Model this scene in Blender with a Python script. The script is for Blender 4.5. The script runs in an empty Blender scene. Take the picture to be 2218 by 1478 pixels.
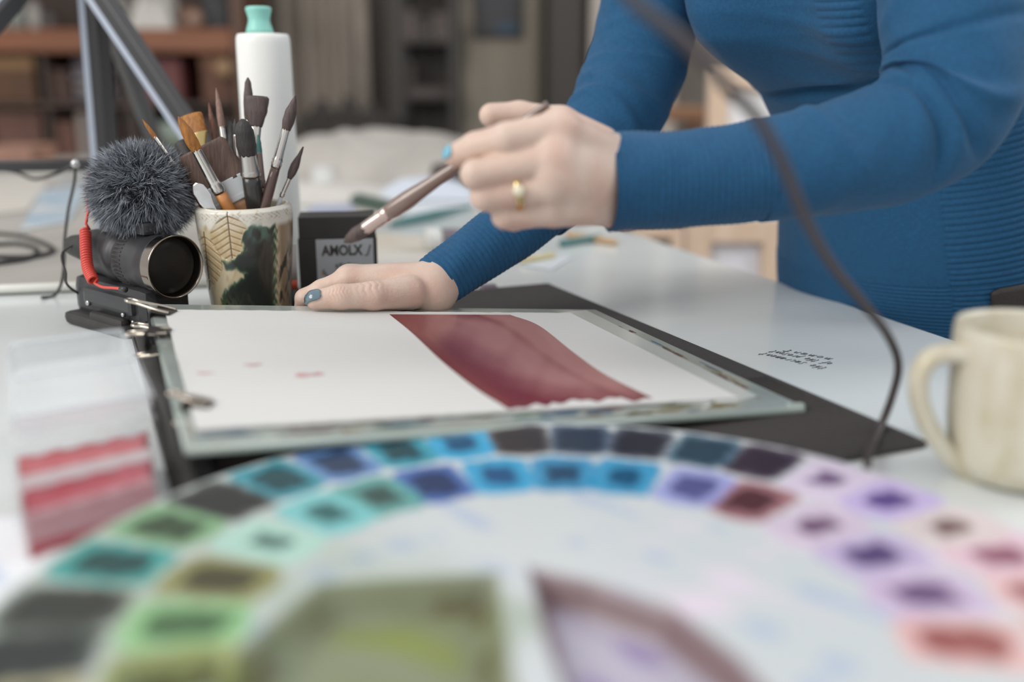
import bpy, bmesh, math, random
import numpy as np
from mathutils import Vector, Matrix
random.seed(7); rng = np.random.default_rng(7)
SC = bpy.context.scene; COL = SC.collection
R = math.radians

# ---------------------------------------------------------------- camera, world, light, exposure
F = 2156.0; TH = math.atan(559 / F); HC = .23; CT, ST = math.cos(TH), math.sin(TH)
cam = bpy.data.cameras.new('camera'); cam.lens = 36 * F / 2218; cam.sensor_width = 36
cam.dof.use_dof = True; cam.dof.focus_distance = .885; cam.dof.aperture_fstop = 1.8; cam.clip_start = .01
co = bpy.data.objects.new('camera', cam); COL.objects.link(co)
co.location = (0, 0, HC); co.rotation_euler = (math.pi / 2 - TH, 0, 0); SC.camera = co
W = bpy.data.worlds.new('world'); SC.world = W; W.use_nodes = True
bg = W.node_tree.nodes['Background']; bg.inputs[0].default_value = (.97, .98, 1, 1); bg.inputs[1].default_value = .82
def area(name, loc, target, size, sizey, power, colr):
    l = bpy.data.lights.new(name, 'AREA'); l.shape = 'RECTANGLE'; l.size = size; l.size_y = sizey; l.energy = power; l.color = colr
    o = bpy.data.objects.new(name, l); COL.objects.link(o); o.location = loc
    o.rotation_euler = (Vector(target) - Vector(loc)).to_track_quat('-Z', 'Y').to_euler()
    return o
area('window_daylight', (-1.9, -.35, 1.7), (.1, .9, 0), 1.4, 1.6, 44, (1, .97, .93))
area('far_window_daylight', (2.6, 1.1, 1.8), (.7, 1.7, 0), 1.2, 1.5, 38, (.93, .97, 1))
SC.view_settings.view_transform = 'Standard'; SC.view_settings.look = 'None'
SC.view_settings.exposure = .0; SC.view_settings.gamma = 1; SC.view_settings.use_curve_mapping = False

# ---------------------------------------------------------------- helpers
def P(px, py, z=0.0):                     # the point of the level z seen at a photo pixel
    x = (px - 1109) / F; y = (739 - py) / F
    r = np.array([x, CT + y * ST, -ST + y * CT]); return np.array([0, 0, HC]) + r * ((z - HC) / r[2])
def D(px, py, Y):                         # the point at distance Y seen at a photo pixel
    x = (px - 1109) / F; y = (739 - py) / F
    r = np.array([x, CT + y * ST, -ST + y * CT]); return np.array([0, 0, HC]) + r * (Y / r[1])
def lin(c):
    return tuple(((v / 255) / 12.92 if v / 255 <= .04045 else ((v / 255 + .055) / 1.055) ** 2.4) for v in c)
def unit(v):
    v = np.asarray(v, float); return v / max(np.linalg.norm(v), 1e-12)
MATS = {}
def M(name, c=(200, 200, 200), rough=.5, metal=0, c2=None, ns=20, stretch=(1, 1, 1), bump=0, bs=200, coat=0, attr=False, spec=.5, alpha=1, sss=0, sheen=0, fac=(.35, .65)):
    if name in MATS: return MATS[name]
    m = bpy.data.materials.new(name); m.use_nodes = True; nt = m.node_tree; b = nt.nodes['Principled BSDF']
    L = nt.links.new
    b.inputs['Base Color'].default_value = (*lin(c), 1); b.inputs['Roughness'].default_value = rough; b.inputs['Metallic'].default_value = metal
    b.inputs['Coat Weight'].default_value = coat; b.inputs['Coat Roughness'].default_value = .08; b.inputs['Specular IOR Level'].default_value = spec
    if sheen: b.inputs['Sheen Weight'].default_value = sheen
    if sss:
        b.inputs['Subsurface Weight'].default_value = sss; b.inputs['Subsurface Radius'].default_value = (.9, .35, .2); b.inputs['Subsurface Scale'].default_value = .006
    tc = nt.nodes.new('ShaderNodeTexCoord'); mp = nt.nodes.new('ShaderNodeMapping'); L(tc.outputs['Object'], mp.inputs[0]); mp.inputs['Scale'].default_value = stretch
    colout = None
    if attr:
        at = nt.nodes.new('ShaderNodeAttribute'); at.attribute_name = 'Col'; colout = at.outputs['Color']
    if c2 is not None:
        n = nt.nodes.new('ShaderNodeTexNoise'); n.inputs['Scale'].default_value = ns; n.inputs['Detail'].default_value = 5; L(mp.outputs[0], n.inputs['Vector'])
        mr = nt.nodes.new('ShaderNodeMapRange'); mr.inputs[1].default_value = fac[0]; mr.inputs[2].default_value = fac[1]; L(n.outputs['Fac'], mr.inputs[0])
        mx = nt.nodes.new('ShaderNodeMix'); mx.data_type = 'RGBA'; L(mr.outputs[0], mx.inputs['Factor'])
        mx.inputs['A'].default_value = (*lin(c), 1); mx.inputs['B'].default_value = (*lin(c2), 1)
        if colout: L(colout, mx.inputs['A'])
        colout = mx.outputs['Result']
    if colout: L(colout, b.inputs['Base Color'])
    if bump:
        n = nt.nodes.new('ShaderNodeTexNoise'); n.inputs['Scale'].default_value = bs; n.inputs['Detail'].default_value = 4; L(mp.outputs[0], n.inputs['Vector'])
        bn = nt.nodes.new('ShaderNodeBump'); bn.inputs['Strength'].default_value = bump; bn.inputs['Distance'].default_value = .002
        L(n.outputs['Fac'], bn.inputs['Height']); L(bn.outputs[0], b.inputs['Normal'])
    if alpha < 1:
        out = nt.nodes['Material Output']; tr = nt.nodes.new('ShaderNodeBsdfTransparent'); ms = nt.nodes.new('ShaderNodeMixShader')
        ms.inputs[0].default_value = alpha; L(tr.outputs[0], ms.inputs[1]); L(b.outputs[0], ms.inputs[2]); L(ms.outputs[0], out.inputs[0])
    MATS[name] = m; return m
WORLD = {}
def tag(o, label=None, cat=None, group=None, kind=None):
    if label: o['label'] = label
    if cat: o['category'] = cat
    if group: o['group'] = group
    if kind: o['kind'] = kind
    return o
def link(o, parent=None, loc=(0, 0, 0)):
    COL.objects.link(o); w = np.array(loc, float)
    if parent is not None:
        o.parent = parent; o.location = w - WORLD[parent.name]
    else: o.location = w
    WORLD[o.name] = w; return o
def thing(name, loc, label, cat, group=None):
    o = bpy.data.objects.new(name, None); o.empty_display_size = .02; link(o, None, loc); return tag(o, label, cat, group)
def mesh(name, V, Fc, mt, parent=None, smooth=True, cols=None, kind=None, label=None):
    """one mesh object; V in world space, its origin moved to its own centre at the bottom"""
    V = np.asarray(V, float); lo, hi = V.min(0), V.max(0); c = np.array([(lo[0] + hi[0]) / 2, (lo[1] + hi[1]) / 2, lo[2]])
    me = bpy.data.meshes.new(name); me.from_pydata((V - c).tolist(), [], [list(map(int, f)) for f in Fc] if not isinstance(Fc, np.ndarray) else Fc.tolist())
    if smooth: me.polygons.foreach_set('use_smooth', [True] * len(me.polygons))
    if cols is not None:
        a = me.color_attributes.new('Col', 'FLOAT_COLOR', 'POINT'); cc = np.ones((len(V), 4), np.float32); cc[:, :3] = cols; a.data.foreach_set('color', cc.ravel())
    me.materials.append(mt); o = bpy.data.objects.new(name, me); link(o, parent, c)
    if kind: o['kind'] = kind
    if label: o['label'] = label
    return o
class MB:
    def __init__(s): s.v = []; s.f = []; s.n = 0
    def add(s, V, Fc):
        s.v.append(np.asarray(V, float)); s.f += [[i + s.n for i in f] for f in Fc]; s.n += len(V); return s
    def obj(s, name, mt, parent=None, smooth=True, **k): return mesh(name, np.concatenate(s.v), s.f, mt, parent, smooth, **k)
def boxg(c, size, axes=None, bevel=.0):
    bm = bmesh.new(); bmesh.ops.create_cube(bm, size=1)
    for v in bm.verts: v.co = Vector((v.co.x * size[0], v.co.y * size[1], v.co.z * size[2]))
    if bevel: bmesh.ops.bevel(bm, geom=list(bm.edges), offset=bevel, segments=2, affect='EDGES', profile=.6)
    bm.verts.ensure_lookup_table(); V = np.array([v.co[:] for v in bm.verts]); Fc = [[v.index for v in f.verts] for f in bm.faces]; bm.free()
    if axes is not None: V = V @ np.array(axes, float)
    return V + np.asarray(c, float), Fc
def rotz(a): c, s = math.cos(a), math.sin(a); return np.array([[c, s, 0], [-s, c, 0], [0, 0, 1.]])
def box(name, c, size, mt, parent=None, yaw=0, bevel=.002, **k):
    V, f = boxg(c, size, rotz(yaw), bevel); return mesh(name, V, f, mt, parent, False, **k)
def catmull(pts, n):
    p = np.asarray(pts, float); p = np.vstack([2 * p[0] - p[1], p, 2 * p[-1] - p[-2]]); m = len(p) - 3
    u = np.linspace(0, m, n); i = np.minimum(u.astype(int), m - 1); t = (u - i)[:, None]
    a, b, c, d = p[i], p[i + 1], p[i + 2], p[i + 3]
    return .5 * (2 * b + (c - a) * t + (2 * a - 5 * b + 4 * c - d) * t ** 2 + (3 * b - a - 3 * c + d) * t ** 3)
def tube(pts, rad, seg=16, ref=(0, 0, 1), sx=1., sy=1., disp=None, caps=True):
    """swept tube: sx scales along the direction nearest ref, sy across it; disp(s, phi) adds to the radius"""
    p = np.asarray(pts, float); n = len(p); rad = np.broadcast_to(np.asarray(rad, float), (n,))
    sx = np.broadcast_to(np.asarray(sx, float), (n,)); sy = np.broadcast_to(np.asarray(sy, float), (n,))
    T = np.gradient(p, axis=0); T /= np.linalg.norm(T, axis=1)[:, None] + 1e-12
    N = np.zeros_like(p); r0 = np.asarray(ref, float); r0 = r0 - T[0] * r0.dot(T[0])
    if np.linalg.norm(r0) < 1e-3: r0 = np.array([1., 0, 0]) - T[0] * T[0][0]
    N[0] = unit(r0)
    for i in range(1, n): N[i] = unit(N[i - 1] - T[i] * N[i - 1].dot(T[i]))
    B = np.cross(T, N); s = np.concatenate([[0], np.cumsum(np.linalg.norm(np.diff(p, axis=0), axis=1))])
    ph = np.linspace(0, 2 * math.pi, seg, endpoint=False)
    rr = rad[:, None] + (disp(s[:, None], ph[None, :]) if disp else 0)
    V = p[:, None] + (rr * np.cos(ph) * sx[:, None])[..., None] * N[:, None] + (rr * np.sin(ph) * sy[:, None])[..., None] * B[:, None]
    V = V.reshape(-1, 3); Fc = []
    for i in range(n - 1):
        for j in range(seg):
            k = (j + 1) % seg; Fc.append([i * seg + j, i * seg + k, (i + 1) * seg + k, (i + 1) * seg + j])
    if caps: Fc.append(list(range(seg))[::-1]); Fc.append([(n - 1) * seg + j for j in range(seg)])
    return V, Fc
def lathe(prof, seg=48, c=(0, 0, 0), disp=None):
    pr = np.asarray(prof, float); ph = np.linspace(0, 2 * math.pi, seg, endpoint=False); n = len(pr)
    V = np.stack([pr[:, 0:1] * np.cos(ph), pr[:, 0:1] * np.sin(ph), np.repeat(pr[:, 1:2], seg, 1)], -1).reshape(-1, 3) + np.asarray(c, float)
    Fc = [[i * seg + j, i * seg + (j + 1) % seg, (i + 1) * seg + (j + 1) % seg, (i + 1) * seg + j] for i in range(n - 1) for j in range(seg)]
    if pr[0, 0] > 1e-6: Fc.append(list(range(seg))[::-1])
    if pr[-1, 0] > 1e-6: Fc.append([(n - 1) * seg + j for j in range(seg)])
    return V, Fc
def rev(c, ax_, prof, seg=64):
    """surface of revolution about ax_ through c; prof is a list of (along, radius)"""
    ax_ = unit(ax_); x = unit(np.cross(ax_, [0, 0, 1])); y = np.cross(ax_, x); ph = np.linspace(0, 2 * math.pi, seg, endpoint=False)
    V = np.concatenate([c + ax_ * a + r * (np.cos(ph)[:, None] * x + np.sin(ph)[:, None] * y) for a, r in prof])
    return V, [[i * seg + j, i * seg + (j + 1) % seg, (i + 1) * seg + (j + 1) % seg, (i + 1) * seg + j] for i in range(len(prof) - 1) for j in range(seg)]
def slab(poly, th, up=(0, 0, 1)):
    """a flat sheet with thickness under its outline poly (3d points)"""
    p = np.asarray(poly, float); n = len(p); q = p - np.asarray(up, float) * th
    return np.vstack([p, q]), [list(range(n)), [2 * n - 1 - i for i in range(n)]] + [[i, i + n, (i + 1) % n + n, (i + 1) % n] for i in range(n)]
def ccw(poly):
    p = np.asarray(poly, float); a = sum(p[i, 0] * p[(i + 1) % len(p), 1] - p[(i + 1) % len(p), 0] * p[i, 1] for i in range(len(p)))
    return p if a > 0 else p[::-1]
def vnoise(x, y, s=0):
    """cheap smooth noise from sines, about -1..1"""
    return (np.sin(x * 1.7 + 3.1 * np.sin(y * .9 + s)) + np.sin(y * 2.3 + 2.2 * np.sin(x * 1.3 + s * 1.7)) + .6 * np.sin(x * 4.1 + y * 3.7 + s * 2.3)) / 2.6
def in_poly(x, y, poly):
    r = np.zeros(np.shape(x), bool); n = len(poly)
    for i in range(n):
        x1, y1 = poly[i]; x2, y2 = poly[(i + 1) % n]
        c = ((y1 > y) != (y2 > y)) & (x < (x2 - x1) * (y - y1) / ((y2 - y1) or 1e-12) + x1); r ^= c
    return r
def poly_sd(x, y, poly):
    d = np.full(np.shape(x), 1e9); n = len(poly)
    for i in range(n):
        a = np.array(poly[i][:2]); b = np.array(poly[(i + 1) % n][:2]); e = b - a
        t = np.clip(((x - a[0]) * e[0] + (y - a[1]) * e[1]) / e.dot(e), 0, 1)
        d = np.minimum(d, np.hypot(x - a[0] - t * e[0], y - a[1] - t * e[1]))
    return np.where(in_poly(x, y, poly), -d, d)
def sstep(a, b, x):
    t = np.clip((x - a) / (b - a), 0, 1); return t * t * (3 - 2 * t)
def surface_nets(f, lo, hi, h):
    """mesh of f = 0 on a grid of step h"""
    lo, hi = np.asarray(lo, float), np.asarray(hi, float); n = np.ceil((hi - lo) / h).astype(int) + 1
    g = np.stack(np.meshgrid(*[lo[i] + h * np.arange(n[i]) for i in range(3)], indexing='ij'), -1)
    S = f(g.reshape(-1, 3)).reshape(n); ins = S < 0
    acc = np.zeros((*(n - 1), 3)); cnt = np.zeros(n - 1)
    cr = [(0, 0, 0), (1, 0, 0), (0, 1, 0), (1, 1, 0), (0, 0, 1), (1, 0, 1), (0, 1, 1), (1, 1, 1)]
    sl = lambda c: tuple(slice(c[i], n[i] - 1 + c[i]) for i in range(3))
    for i, a in enumerate(cr):
        for b in cr[i + 1:]:
            if sum(abs(a[k] - b[k]) for k in range(3)) != 1: continue
            sa, sb = S[sl(a)], S[sl(b)]; x = (sa < 0) != (sb < 0); t = np.where(x, sa / np.where(x, sa - sb, 1), 0)
            pt = np.array(a) + t[..., None] * (np.array(b) - np.array(a)); acc += pt * x[..., None]; cnt += x
    act = cnt > 0; idx = -np.ones(n - 1, int); idx[act] = np.arange(act.sum())
    base = np.stack(np.meshgrid(*[np.arange(k - 1) for k in n], indexing='ij'), -1)
    V = lo + h * (base[act] + acc[act] / cnt[act][:, None]); Q = []
    for ax in range(3):
        o1, o2 = [(1, 2), (2, 0), (0, 1)][ax]
        s0 = [slice(1, -1)] * 3; s0[ax] = slice(0, -1); s1 = [slice(1, -1)] * 3; s1[ax] = slice(1, None)
        a, b = ins[tuple(s0)], ins[tuple(s1)]; w = np.argwhere(a != b); fl = a[a != b]
        w = w + [0 if k == ax else 1 for k in range(3)]
        e1 = np.eye(3, dtype=int)[o1]; e2 = np.eye(3, dtype=int)[o2]
        q = np.stack([idx[tuple((w - e1 - e2).T)], idx[tuple((w - e2).T)], idx[tuple(w.T)], idx[tuple((w - e1).T)]], 1)
        q[~fl] = q[~fl][:, ::-1]; Q.append(q)
    return V, np.concatenate(Q)
def capsule(p, a, b, ra, rb):
    a, b = np.asarray(a, float), np.asarray(b, float); e = b - a; t = np.clip((p - a) @ e / e.dot(e), 0, 1)
    return np.linalg.norm(p - a - t[:, None] * e, axis=1) - (ra + t * (rb - ra))
def smin(a, b, k):
    h = np.clip(.5 + .5 * (b - a) / k, 0, 1); return b + (a - b) * h - k * h * (1 - h)
def chain(p, pts, k):
    d = None
    for (a, ra), (b, rb) in zip(pts[:-1], pts[1:]):
        c = capsule(p, a, b, ra, rb); d = c if d is None else smin(d, c, k)
    return d

# ---------------------------------------------------------------- materials
m_table = M('white_lacquer', (222, 226, 225), .17, c2=(215, 219, 218), ns=6, spec=.5)
m_black = M('black_plastic', (50, 50, 52), .42, c2=(56, 56, 58), ns=30)
m_black2 = M('black_rubber', (48, 46, 45), .6, c2=(55, 53, 52), ns=60, bump=.2, bs=900)
m_steel = M('polished_steel', (205, 205, 203), .18, 1, c2=(190, 190, 190), ns=40)
m_white = M('matt_white', (222, 222, 218), .45, c2=(216, 216, 212), ns=8)
m_wood = M('brown_wood', (120, 78, 52), .5, c2=(98, 62, 44), ns=4, stretch=(1, 8, 8), bump=.1)
m_pale = M('pale_wood', (226, 200, 176), .55, c2=(214, 186, 160), ns=5, stretch=(8, 8, 1), bump=.1)

# ---------------------------------------------------------------- setting
FL = -.75
o = mesh('floor', *slab([(-5, -1.5, FL), (5, -1.5, FL), (5, 5, FL), (-5, 5, FL)], .05), M('floor_grey', (112, 104, 97), .5, c2=(98, 91, 85), ns=3), None, False); tag(o, kind='structure')
WY = 4.45
V, f = boxg((0, WY + .05, .6), (10, .1, 2.7)); o = mesh('wall_back', V, f, M('taupe_wall', (138, 129, 120), .8, c2=(126, 118, 110), ns=1.2, bump=.1, bs=60), None, False); tag(o, kind='structure')
V, f = boxg((3.6, 1.75, .6), (.1, 5.4, 2.7)); o = mesh('wall_right', V, f, M('pale_wall', (200, 194, 186), .8, c2=(192, 186, 178), ns=1.2, bump=.1, bs=60), None, False); tag(o, kind='structure')
V, f = boxg((0, WY - .01, FL + .06), (7, .02, .12)); o = mesh('baseboard_back', V, f, M('skirting', (90, 84, 78), .5), None, False); tag(o, kind='structure')

# table: its right edge runs away from the photographer to the left
e1, e2 = P(1726, 623), P(1393, 512); ed = unit(e2 - e1)
far = e1 + ed * ((3.25 - e1[1]) / ed[1]); near = e1 + ed * ((-.25 - e1[1]) / ed[1])
tb = thing('work_table', (-.4, 1, FL), 'large white lacquered work table everything is spread on, handwritten note on it', 'table')
tp = [near, far, np.array([-2.1, 3.25, 0]), np.array([-2.1, -.25, 0])]
V, f = slab(tp, .028); o = mesh('tabletop', V, f, m_table, tb, False)
bv = o.modifiers.new('bevel', 'BEVEL'); bv.width = .003; bv.segments = 2
for q in tp:
    c = q + (np.array([-.7, 1.4, 0]) - q) * .12; V, f = boxg((c[0], c[1], (FL - .028) / 2), (.07, .07, -FL - .028), None, .004); mesh('leg', V, f, M('table_leg', (185, 184, 180), .5), tb, False)

# handwriting on the tabletop, read from the other side
G = {'t': [[(.5, 1.6), (.25, .1), (.5, 0)], [(.1, 1.05), (.75, 1.15)]], 'h': [[(.45, 1.7), (.05, 0)], [(.15, .5), (.45, .95), (.5, .6), (.45, 0)]],
     'e': [[(.1, .5), (.6, .6), (.5, .95), (.2, .8), (.1, .3), (.3, 0), (.6, .2)]], 's': [[(.7, 1.1), (.4, 1.2), (.25, .8), (.5, .4), (.35, 0), (0, .1)]],
     'a': [[(.6, .9), (.3, .95), (.08, .5), (.2, .05), (.5, .5), (.6, .9), (.55, .1), (.7, 0)]], 'c': [[(.6, .85), (.3, .95), (.08, .45), (.25, 0), (.6, .15)]],
     'r': [[(.25, .95), (.1, 0)], [(.15, .5), (.35, .9), (.6, .9)]], 'm': [[(.15, .95), (.02, 0)], [(.1, .6), (.3, .95), (.3, 0)], [(.33, .6), (.55, .95), (.6, 0)]],
     'n': [[(.15, .95), (.05, 0)], [(.1, .55), (.42, .95), (.5, 0)]], 'o': [[(.4, .95), (.12, .6), (.2, .05), (.5, .2), (.6, .7), (.4, .95)]],
     'f': [[(.75, 1.55), (.5, 1.6), (.3, .6), (.1, -.5)], [(.05, .7), (.65, .8)]], 'p': [[(.3, .95), (.0, -.7)], [(.25, .8), (.55, .95), (.6, .5), (.15, .2)]]}
hw = MB()
for txt, s, e in (('the sacrament', (1794, 797), (1655, 764)), ('of the present', (1806, 787), (1676, 759)), ('moment', (1806, 777), (1704, 757))):
    a, b = P(*s, .0004), P(*e, .0004); u = unit(b - a); cw = np.linalg.norm(b - a) / len(txt); up = np.array([-u[1], u[0], 0]); up = up + u * .12
    xh = .0060
    for i, ch in enumerate(txt):
        for st in G.get(ch, []):
            q = np.array([a + u * (i + .05 + x * 1.15) * cw + up * y * xh for x, y in st])
            q = catmull(q, 4 * len(q)) if len(q) > 2 else q
            hw.add(*tube(q, .00021, 5))
hw.obj('handwriting', M('ink', (40, 42, 50), .6), tb, label='three lines of black handwriting: the sacrament of the present moment')

# ---------------------------------------------------------------- zipped black portfolio lying under everything
r1, r2, l1 = P(1187, 622), P(2010, 971), P(287, 742)
d = unit(r2 - r1); nn = np.array([-d[1], d[0], 0]); nn = nn if nn[0] < 0 else -nn
wd = (l1 - r1).dot(nn); Lp = np.linalg.norm(r2 - r1)
pf = thing('portfolio', (r1 + r2) / 2 + nn * wd / 2, 'large black fabric portfolio with zip lying flat under the painting board', 'portfolio')
c = [r1, r1 + nn * wd, r2 + nn * wd, r2]; up3 = np.array([0, 0, .005])
V, f = slab(ccw([p + up3 for p in c]), .0045); o = mesh('cover', V, f, M('black_fabric', (56, 52, 50), .75, c2=(62, 58, 56), ns=300, bump=.4, bs=700), pf, False)
o.modifiers.new('bevel', 'BEVEL').width = .0012
rib = MB()                                     # corded cloth: fine ridges along the open near-right corner
for k in range(44):
    a = r2 + nn * (.008 + k * .0042) - d * .002 + up3; rib.add(*tube([a, a - d * .16], .0009, 5))
rib.obj('cloth_rib', M('black_fabric'), pf, kind='stuff')
zl = r1 + nn * (wd - .012); zt = MB()
V, f = tube(catmull([zl - d * .0 + [0, 0, .009], zl + d * .2 + [0, 0, .012], zl + d * .34 + [.004, 0, .010], zl + d * Lp + [0, 0, .008]], 40), .010, 14, ref=(0, 0, 1), sx=.45)
mesh('zip_tape', V, f, M('black_rubber'), pf)
for k in range(220):
    a = zl + d * (.02 + k * .0021) + nn * -.006 + [0, 0, .0165]; zt.add(*boxg(a, (.0009, .0105, .0022), [d, -nn, [0, 0, 1]]))
zt.obj('zip_teeth', M('zip_black', (40, 40, 42), .4), pf, False, kind='stuff')

# ---------------------------------------------------------------- painting board (tilted: its far side is held up) and paper
A0, B0, D0 = np.array([-.178, .512, .0352]), np.array([.2074, .6738, .0085]), np.array([-.3015, .8088, .0455])
BN = unit(np.cross(B0 - A0, D0 - A0))
def onb(px, py, h=0.):                        # the point of the board's upper face seen at a photo pixel, h above it
    x = (px - 1109) / F; y = (739 - py) / F; r = np.array([x, CT + y * ST, -ST + y * CT]); o0 = np.array([0, 0, HC])
    return o0 + r * ((A0 + BN * h - o0).dot(BN) / r.dot(BN))
BU = unit(B0 - A0); BV = np.cross(BN, BU)
bc = [onb(405, 968), onb(1742, 882), onb(1290, 671), onb(322, 659)]
bd = thing('painting_board', np.mean(bc, 0), 'pale green glass painting board with stained margins, held up at its far side', 'board')
V, f = slab(ccw(bc), .0055, BN); o = mesh('board', V, f, M('board_glass', (158, 166, 160), .14, c2=(142, 146, 140), ns=14, coat=.5, fac=(.4, .7)), bd, False)
o.modifiers.new('bevel', 'BEVEL').width = .001
ctr = np.mean(bc, 0); ring = []
for i in range(4):
    a, b = bc[i] - BN * .0028, bc[(i + 1) % 4] - BN * .0028; V, f = tube([a, b], .0016, 10, ref=BN, sx=1.7); mesh('glass_edge', V, f, M('glass_edge_teal', (160, 172, 165), .15, coat=.5), bd)
stain_cols = [(150, 130, 60), (90, 130, 165), (128, 62, 62), (120, 115, 70), (70, 110, 150), (168, 140, 90), (110, 60, 58), (120, 150, 130)]
def blob(c, u, v, ru, rv, seed, n=18):
    a = np.linspace(0, 2 * math.pi, n, endpoint=False); k = 1 + .28 * np.sin(a * 3 + seed) + .18 * np.sin(a * 5 + seed * 2.1)
    return c + (np.cos(a) * k * ru)[:, None] * u + (np.sin(a) * k * rv)[:, None] * v
e = unit(bc[2] - bc[1]); ee = np.cross(BN, e)
for i in range(26):
    t = .17 + .045 * i * .62 + rng.uniform(-.01, .01); t = min(t, .93)
    p0 = onb(*(np.array([1742, 882]) * (1 - t) + np.array([1290, 671]) * t), .0003) + ee * rng.uniform(.006, .021)
    V, f = slab(blob(p0, e, ee, rng.uniform(.004, .016), rng.uniform(.0008, .0024), i), .0003, BN); mesh('paint_stain', V, f, M('stain_%d' % (i % 8), stain_cols[i % 8], .4, alpha=.38), bd, False)
for i in range(22):
    t = rng.uniform(.06, .9); p0 = onb(*(np.array([405, 968]) * (1 - t) + np.array([1742, 882]) * t), .0003) + BV * rng.uniform(.006, .022)
    V, f = slab(blob(p0, BU, BV, rng.uniform(.004, .018), rng.uniform(.0012, .004), i), .0003, BN); mesh('paint_stain', V, f, M('stain_%d' % (i % 8)), bd, False)
for p in [(1742, 882)]:
    V, f = boxg(onb(1722, 884, -.002), (.014, .006, .0075), [BU, BV, BN], .002); mesh('glass_corner', V, f, M('glass_edge_teal'), bd, False)

# clear sheet under the paper, showing along its right side
sp = [onb(*q, .0009) for q in ((1232, 675), (1270, 672), (1640, 857), (1590, 872), (1470, 874), (1100, 800), (1130, 690))]
V, f = slab(ccw(sp), .0007, BN); o = mesh('plastic_sheet', V, f, M('clear_sheet', (196, 200, 196), .12, coat=.6), None, False)
tag(o, 'thin pale plastic sheet showing along the right side of the watercolour paper', 'sheet')
V, f = boxg(onb(1535, 877, .0006), (.022, .003, .0006), [unit(BU * .8 + BV * .6), unit(BV * .8 - BU * .6), BN]); o = mesh('scrap', V, f, M('clear_sheet'), None, False)
tag(o, 'narrow transparent strip lying on the board near its front right corner', 'strip')

def edgepts(a, b, n, amp, sd):                # a torn, deckled edge
    p = np.array([np.array(a) * (1 - t) + np.array(b) * t for t in np.linspace(0, 1, n, endpoint=False)])
    q = np.array([onb(x, y, .0026) for x, y in p]); t = np.linspace(0, 1, n, endpoint=False); v = unit(q[-1] - q[0]); w = np.cross(BN, v)
    return q + (amp * vnoise(t * 40, t * 17, sd) * np.sin(np.pi * t) ** .3)[:, None] * w
pp = np.vstack([edgepts((425, 930), (1600, 861), 60, .0011, 1), edgepts((1600, 861), (1236, 678), 40, .0002, 2), edgepts((1236, 678), (357, 671), 60, .0016, 3), edgepts((357, 671), (425, 930), 30, .0003, 4)])
pa = thing('watercolour_paper', pp.mean(0), 'white deckle-edged watercolour paper with one broad dark red wash', 'paper')
V, f = slab(ccw(pp), .0016, BN); mesh('paper', V, f, M('cotton_paper', (208, 207, 204), .7, bump=.12, bs=500), pa, False)
LC = catmull([(843, 681), (893, 722), (962, 787), (1035, 845), (1098, 884)], 90); RC = catmull([(1105, 682), (1168, 706), (1243, 764), (1312, 812), (1414, 863)], 90)
nu = 70; V = []; Cc = []
for i, (a, b) in enumerate(zip(LC, RC)):
    v = i / 89
    for j in range(nu):
        u = j / (nu - 1); q = a * (1 - u) + b * u; bot = max(0, v - .93) / .07
        q = q + np.array([0, bot * (3 * math.sin(u * 23) + 2 * math.sin(u * 51 + 1)) - 5 * bot * (u > .3) * (u < .8)])
        V.append(onb(*q, .0026 + .0004 * min(1, 12 * min(u, 1 - u, v + .02, 1 - v + .02))))
        lightness = sstep(.12, .62, u - .25 * (v - .5)) * (1 - .55 * sstep(.72, 1, v)) * (.55 + .45 * sstep(.0, .25, v)) + .13 * float(vnoise(np.array(u * 9 + v * 3), np.array(v * 11), 2)) * sstep(.1, .5, u)
        lightness += .35 * sstep(.7, .95, u) * sstep(.0, .3, 1 - v) - .3 * math.exp(-((u - .72 - .1 * v) / .05) ** 2)
        lightness = min(1, max(0, lightness)); dk, lt = np.array(lin((114, 38, 44))), np.array(lin((172, 122, 120)))
        edge = math.exp(-(u / .02) ** 2) + math.exp(-((1 - v) / .03) ** 2) * .6
        cc = dk * (1 - lightness) + lt * lightness; Cc.append(cc * (1 - .28 * min(1, edge)))
Fq = [[i * nu + j, i * nu + j + 1, (i + 1) * nu + j + 1, (i + 1) * nu + j] for i in range(89) for j in range(nu - 1)]
mesh('paint_wash', V, Fq, M('wet_paint', rough=.22, attr=True, spec=.5), pa, True, cols=np.array(Cc), label='dark red watercolour wash, wet and paler to the right')
for i, (x, y, ru, rv) in enumerate(((548, 790, .0055, .0016), (443, 808, .005, .0012), (663, 812, .0085, .0026), (690, 809, .004, .0016))):
    V, f = slab(blob(onb(x, y, .0029), BU, BV, ru, rv * 1.6, i, 14), .0002, BN); mesh('paint_spot', V, f, M('pink_spot', (196, 158, 156), .5), pa, False)

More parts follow.
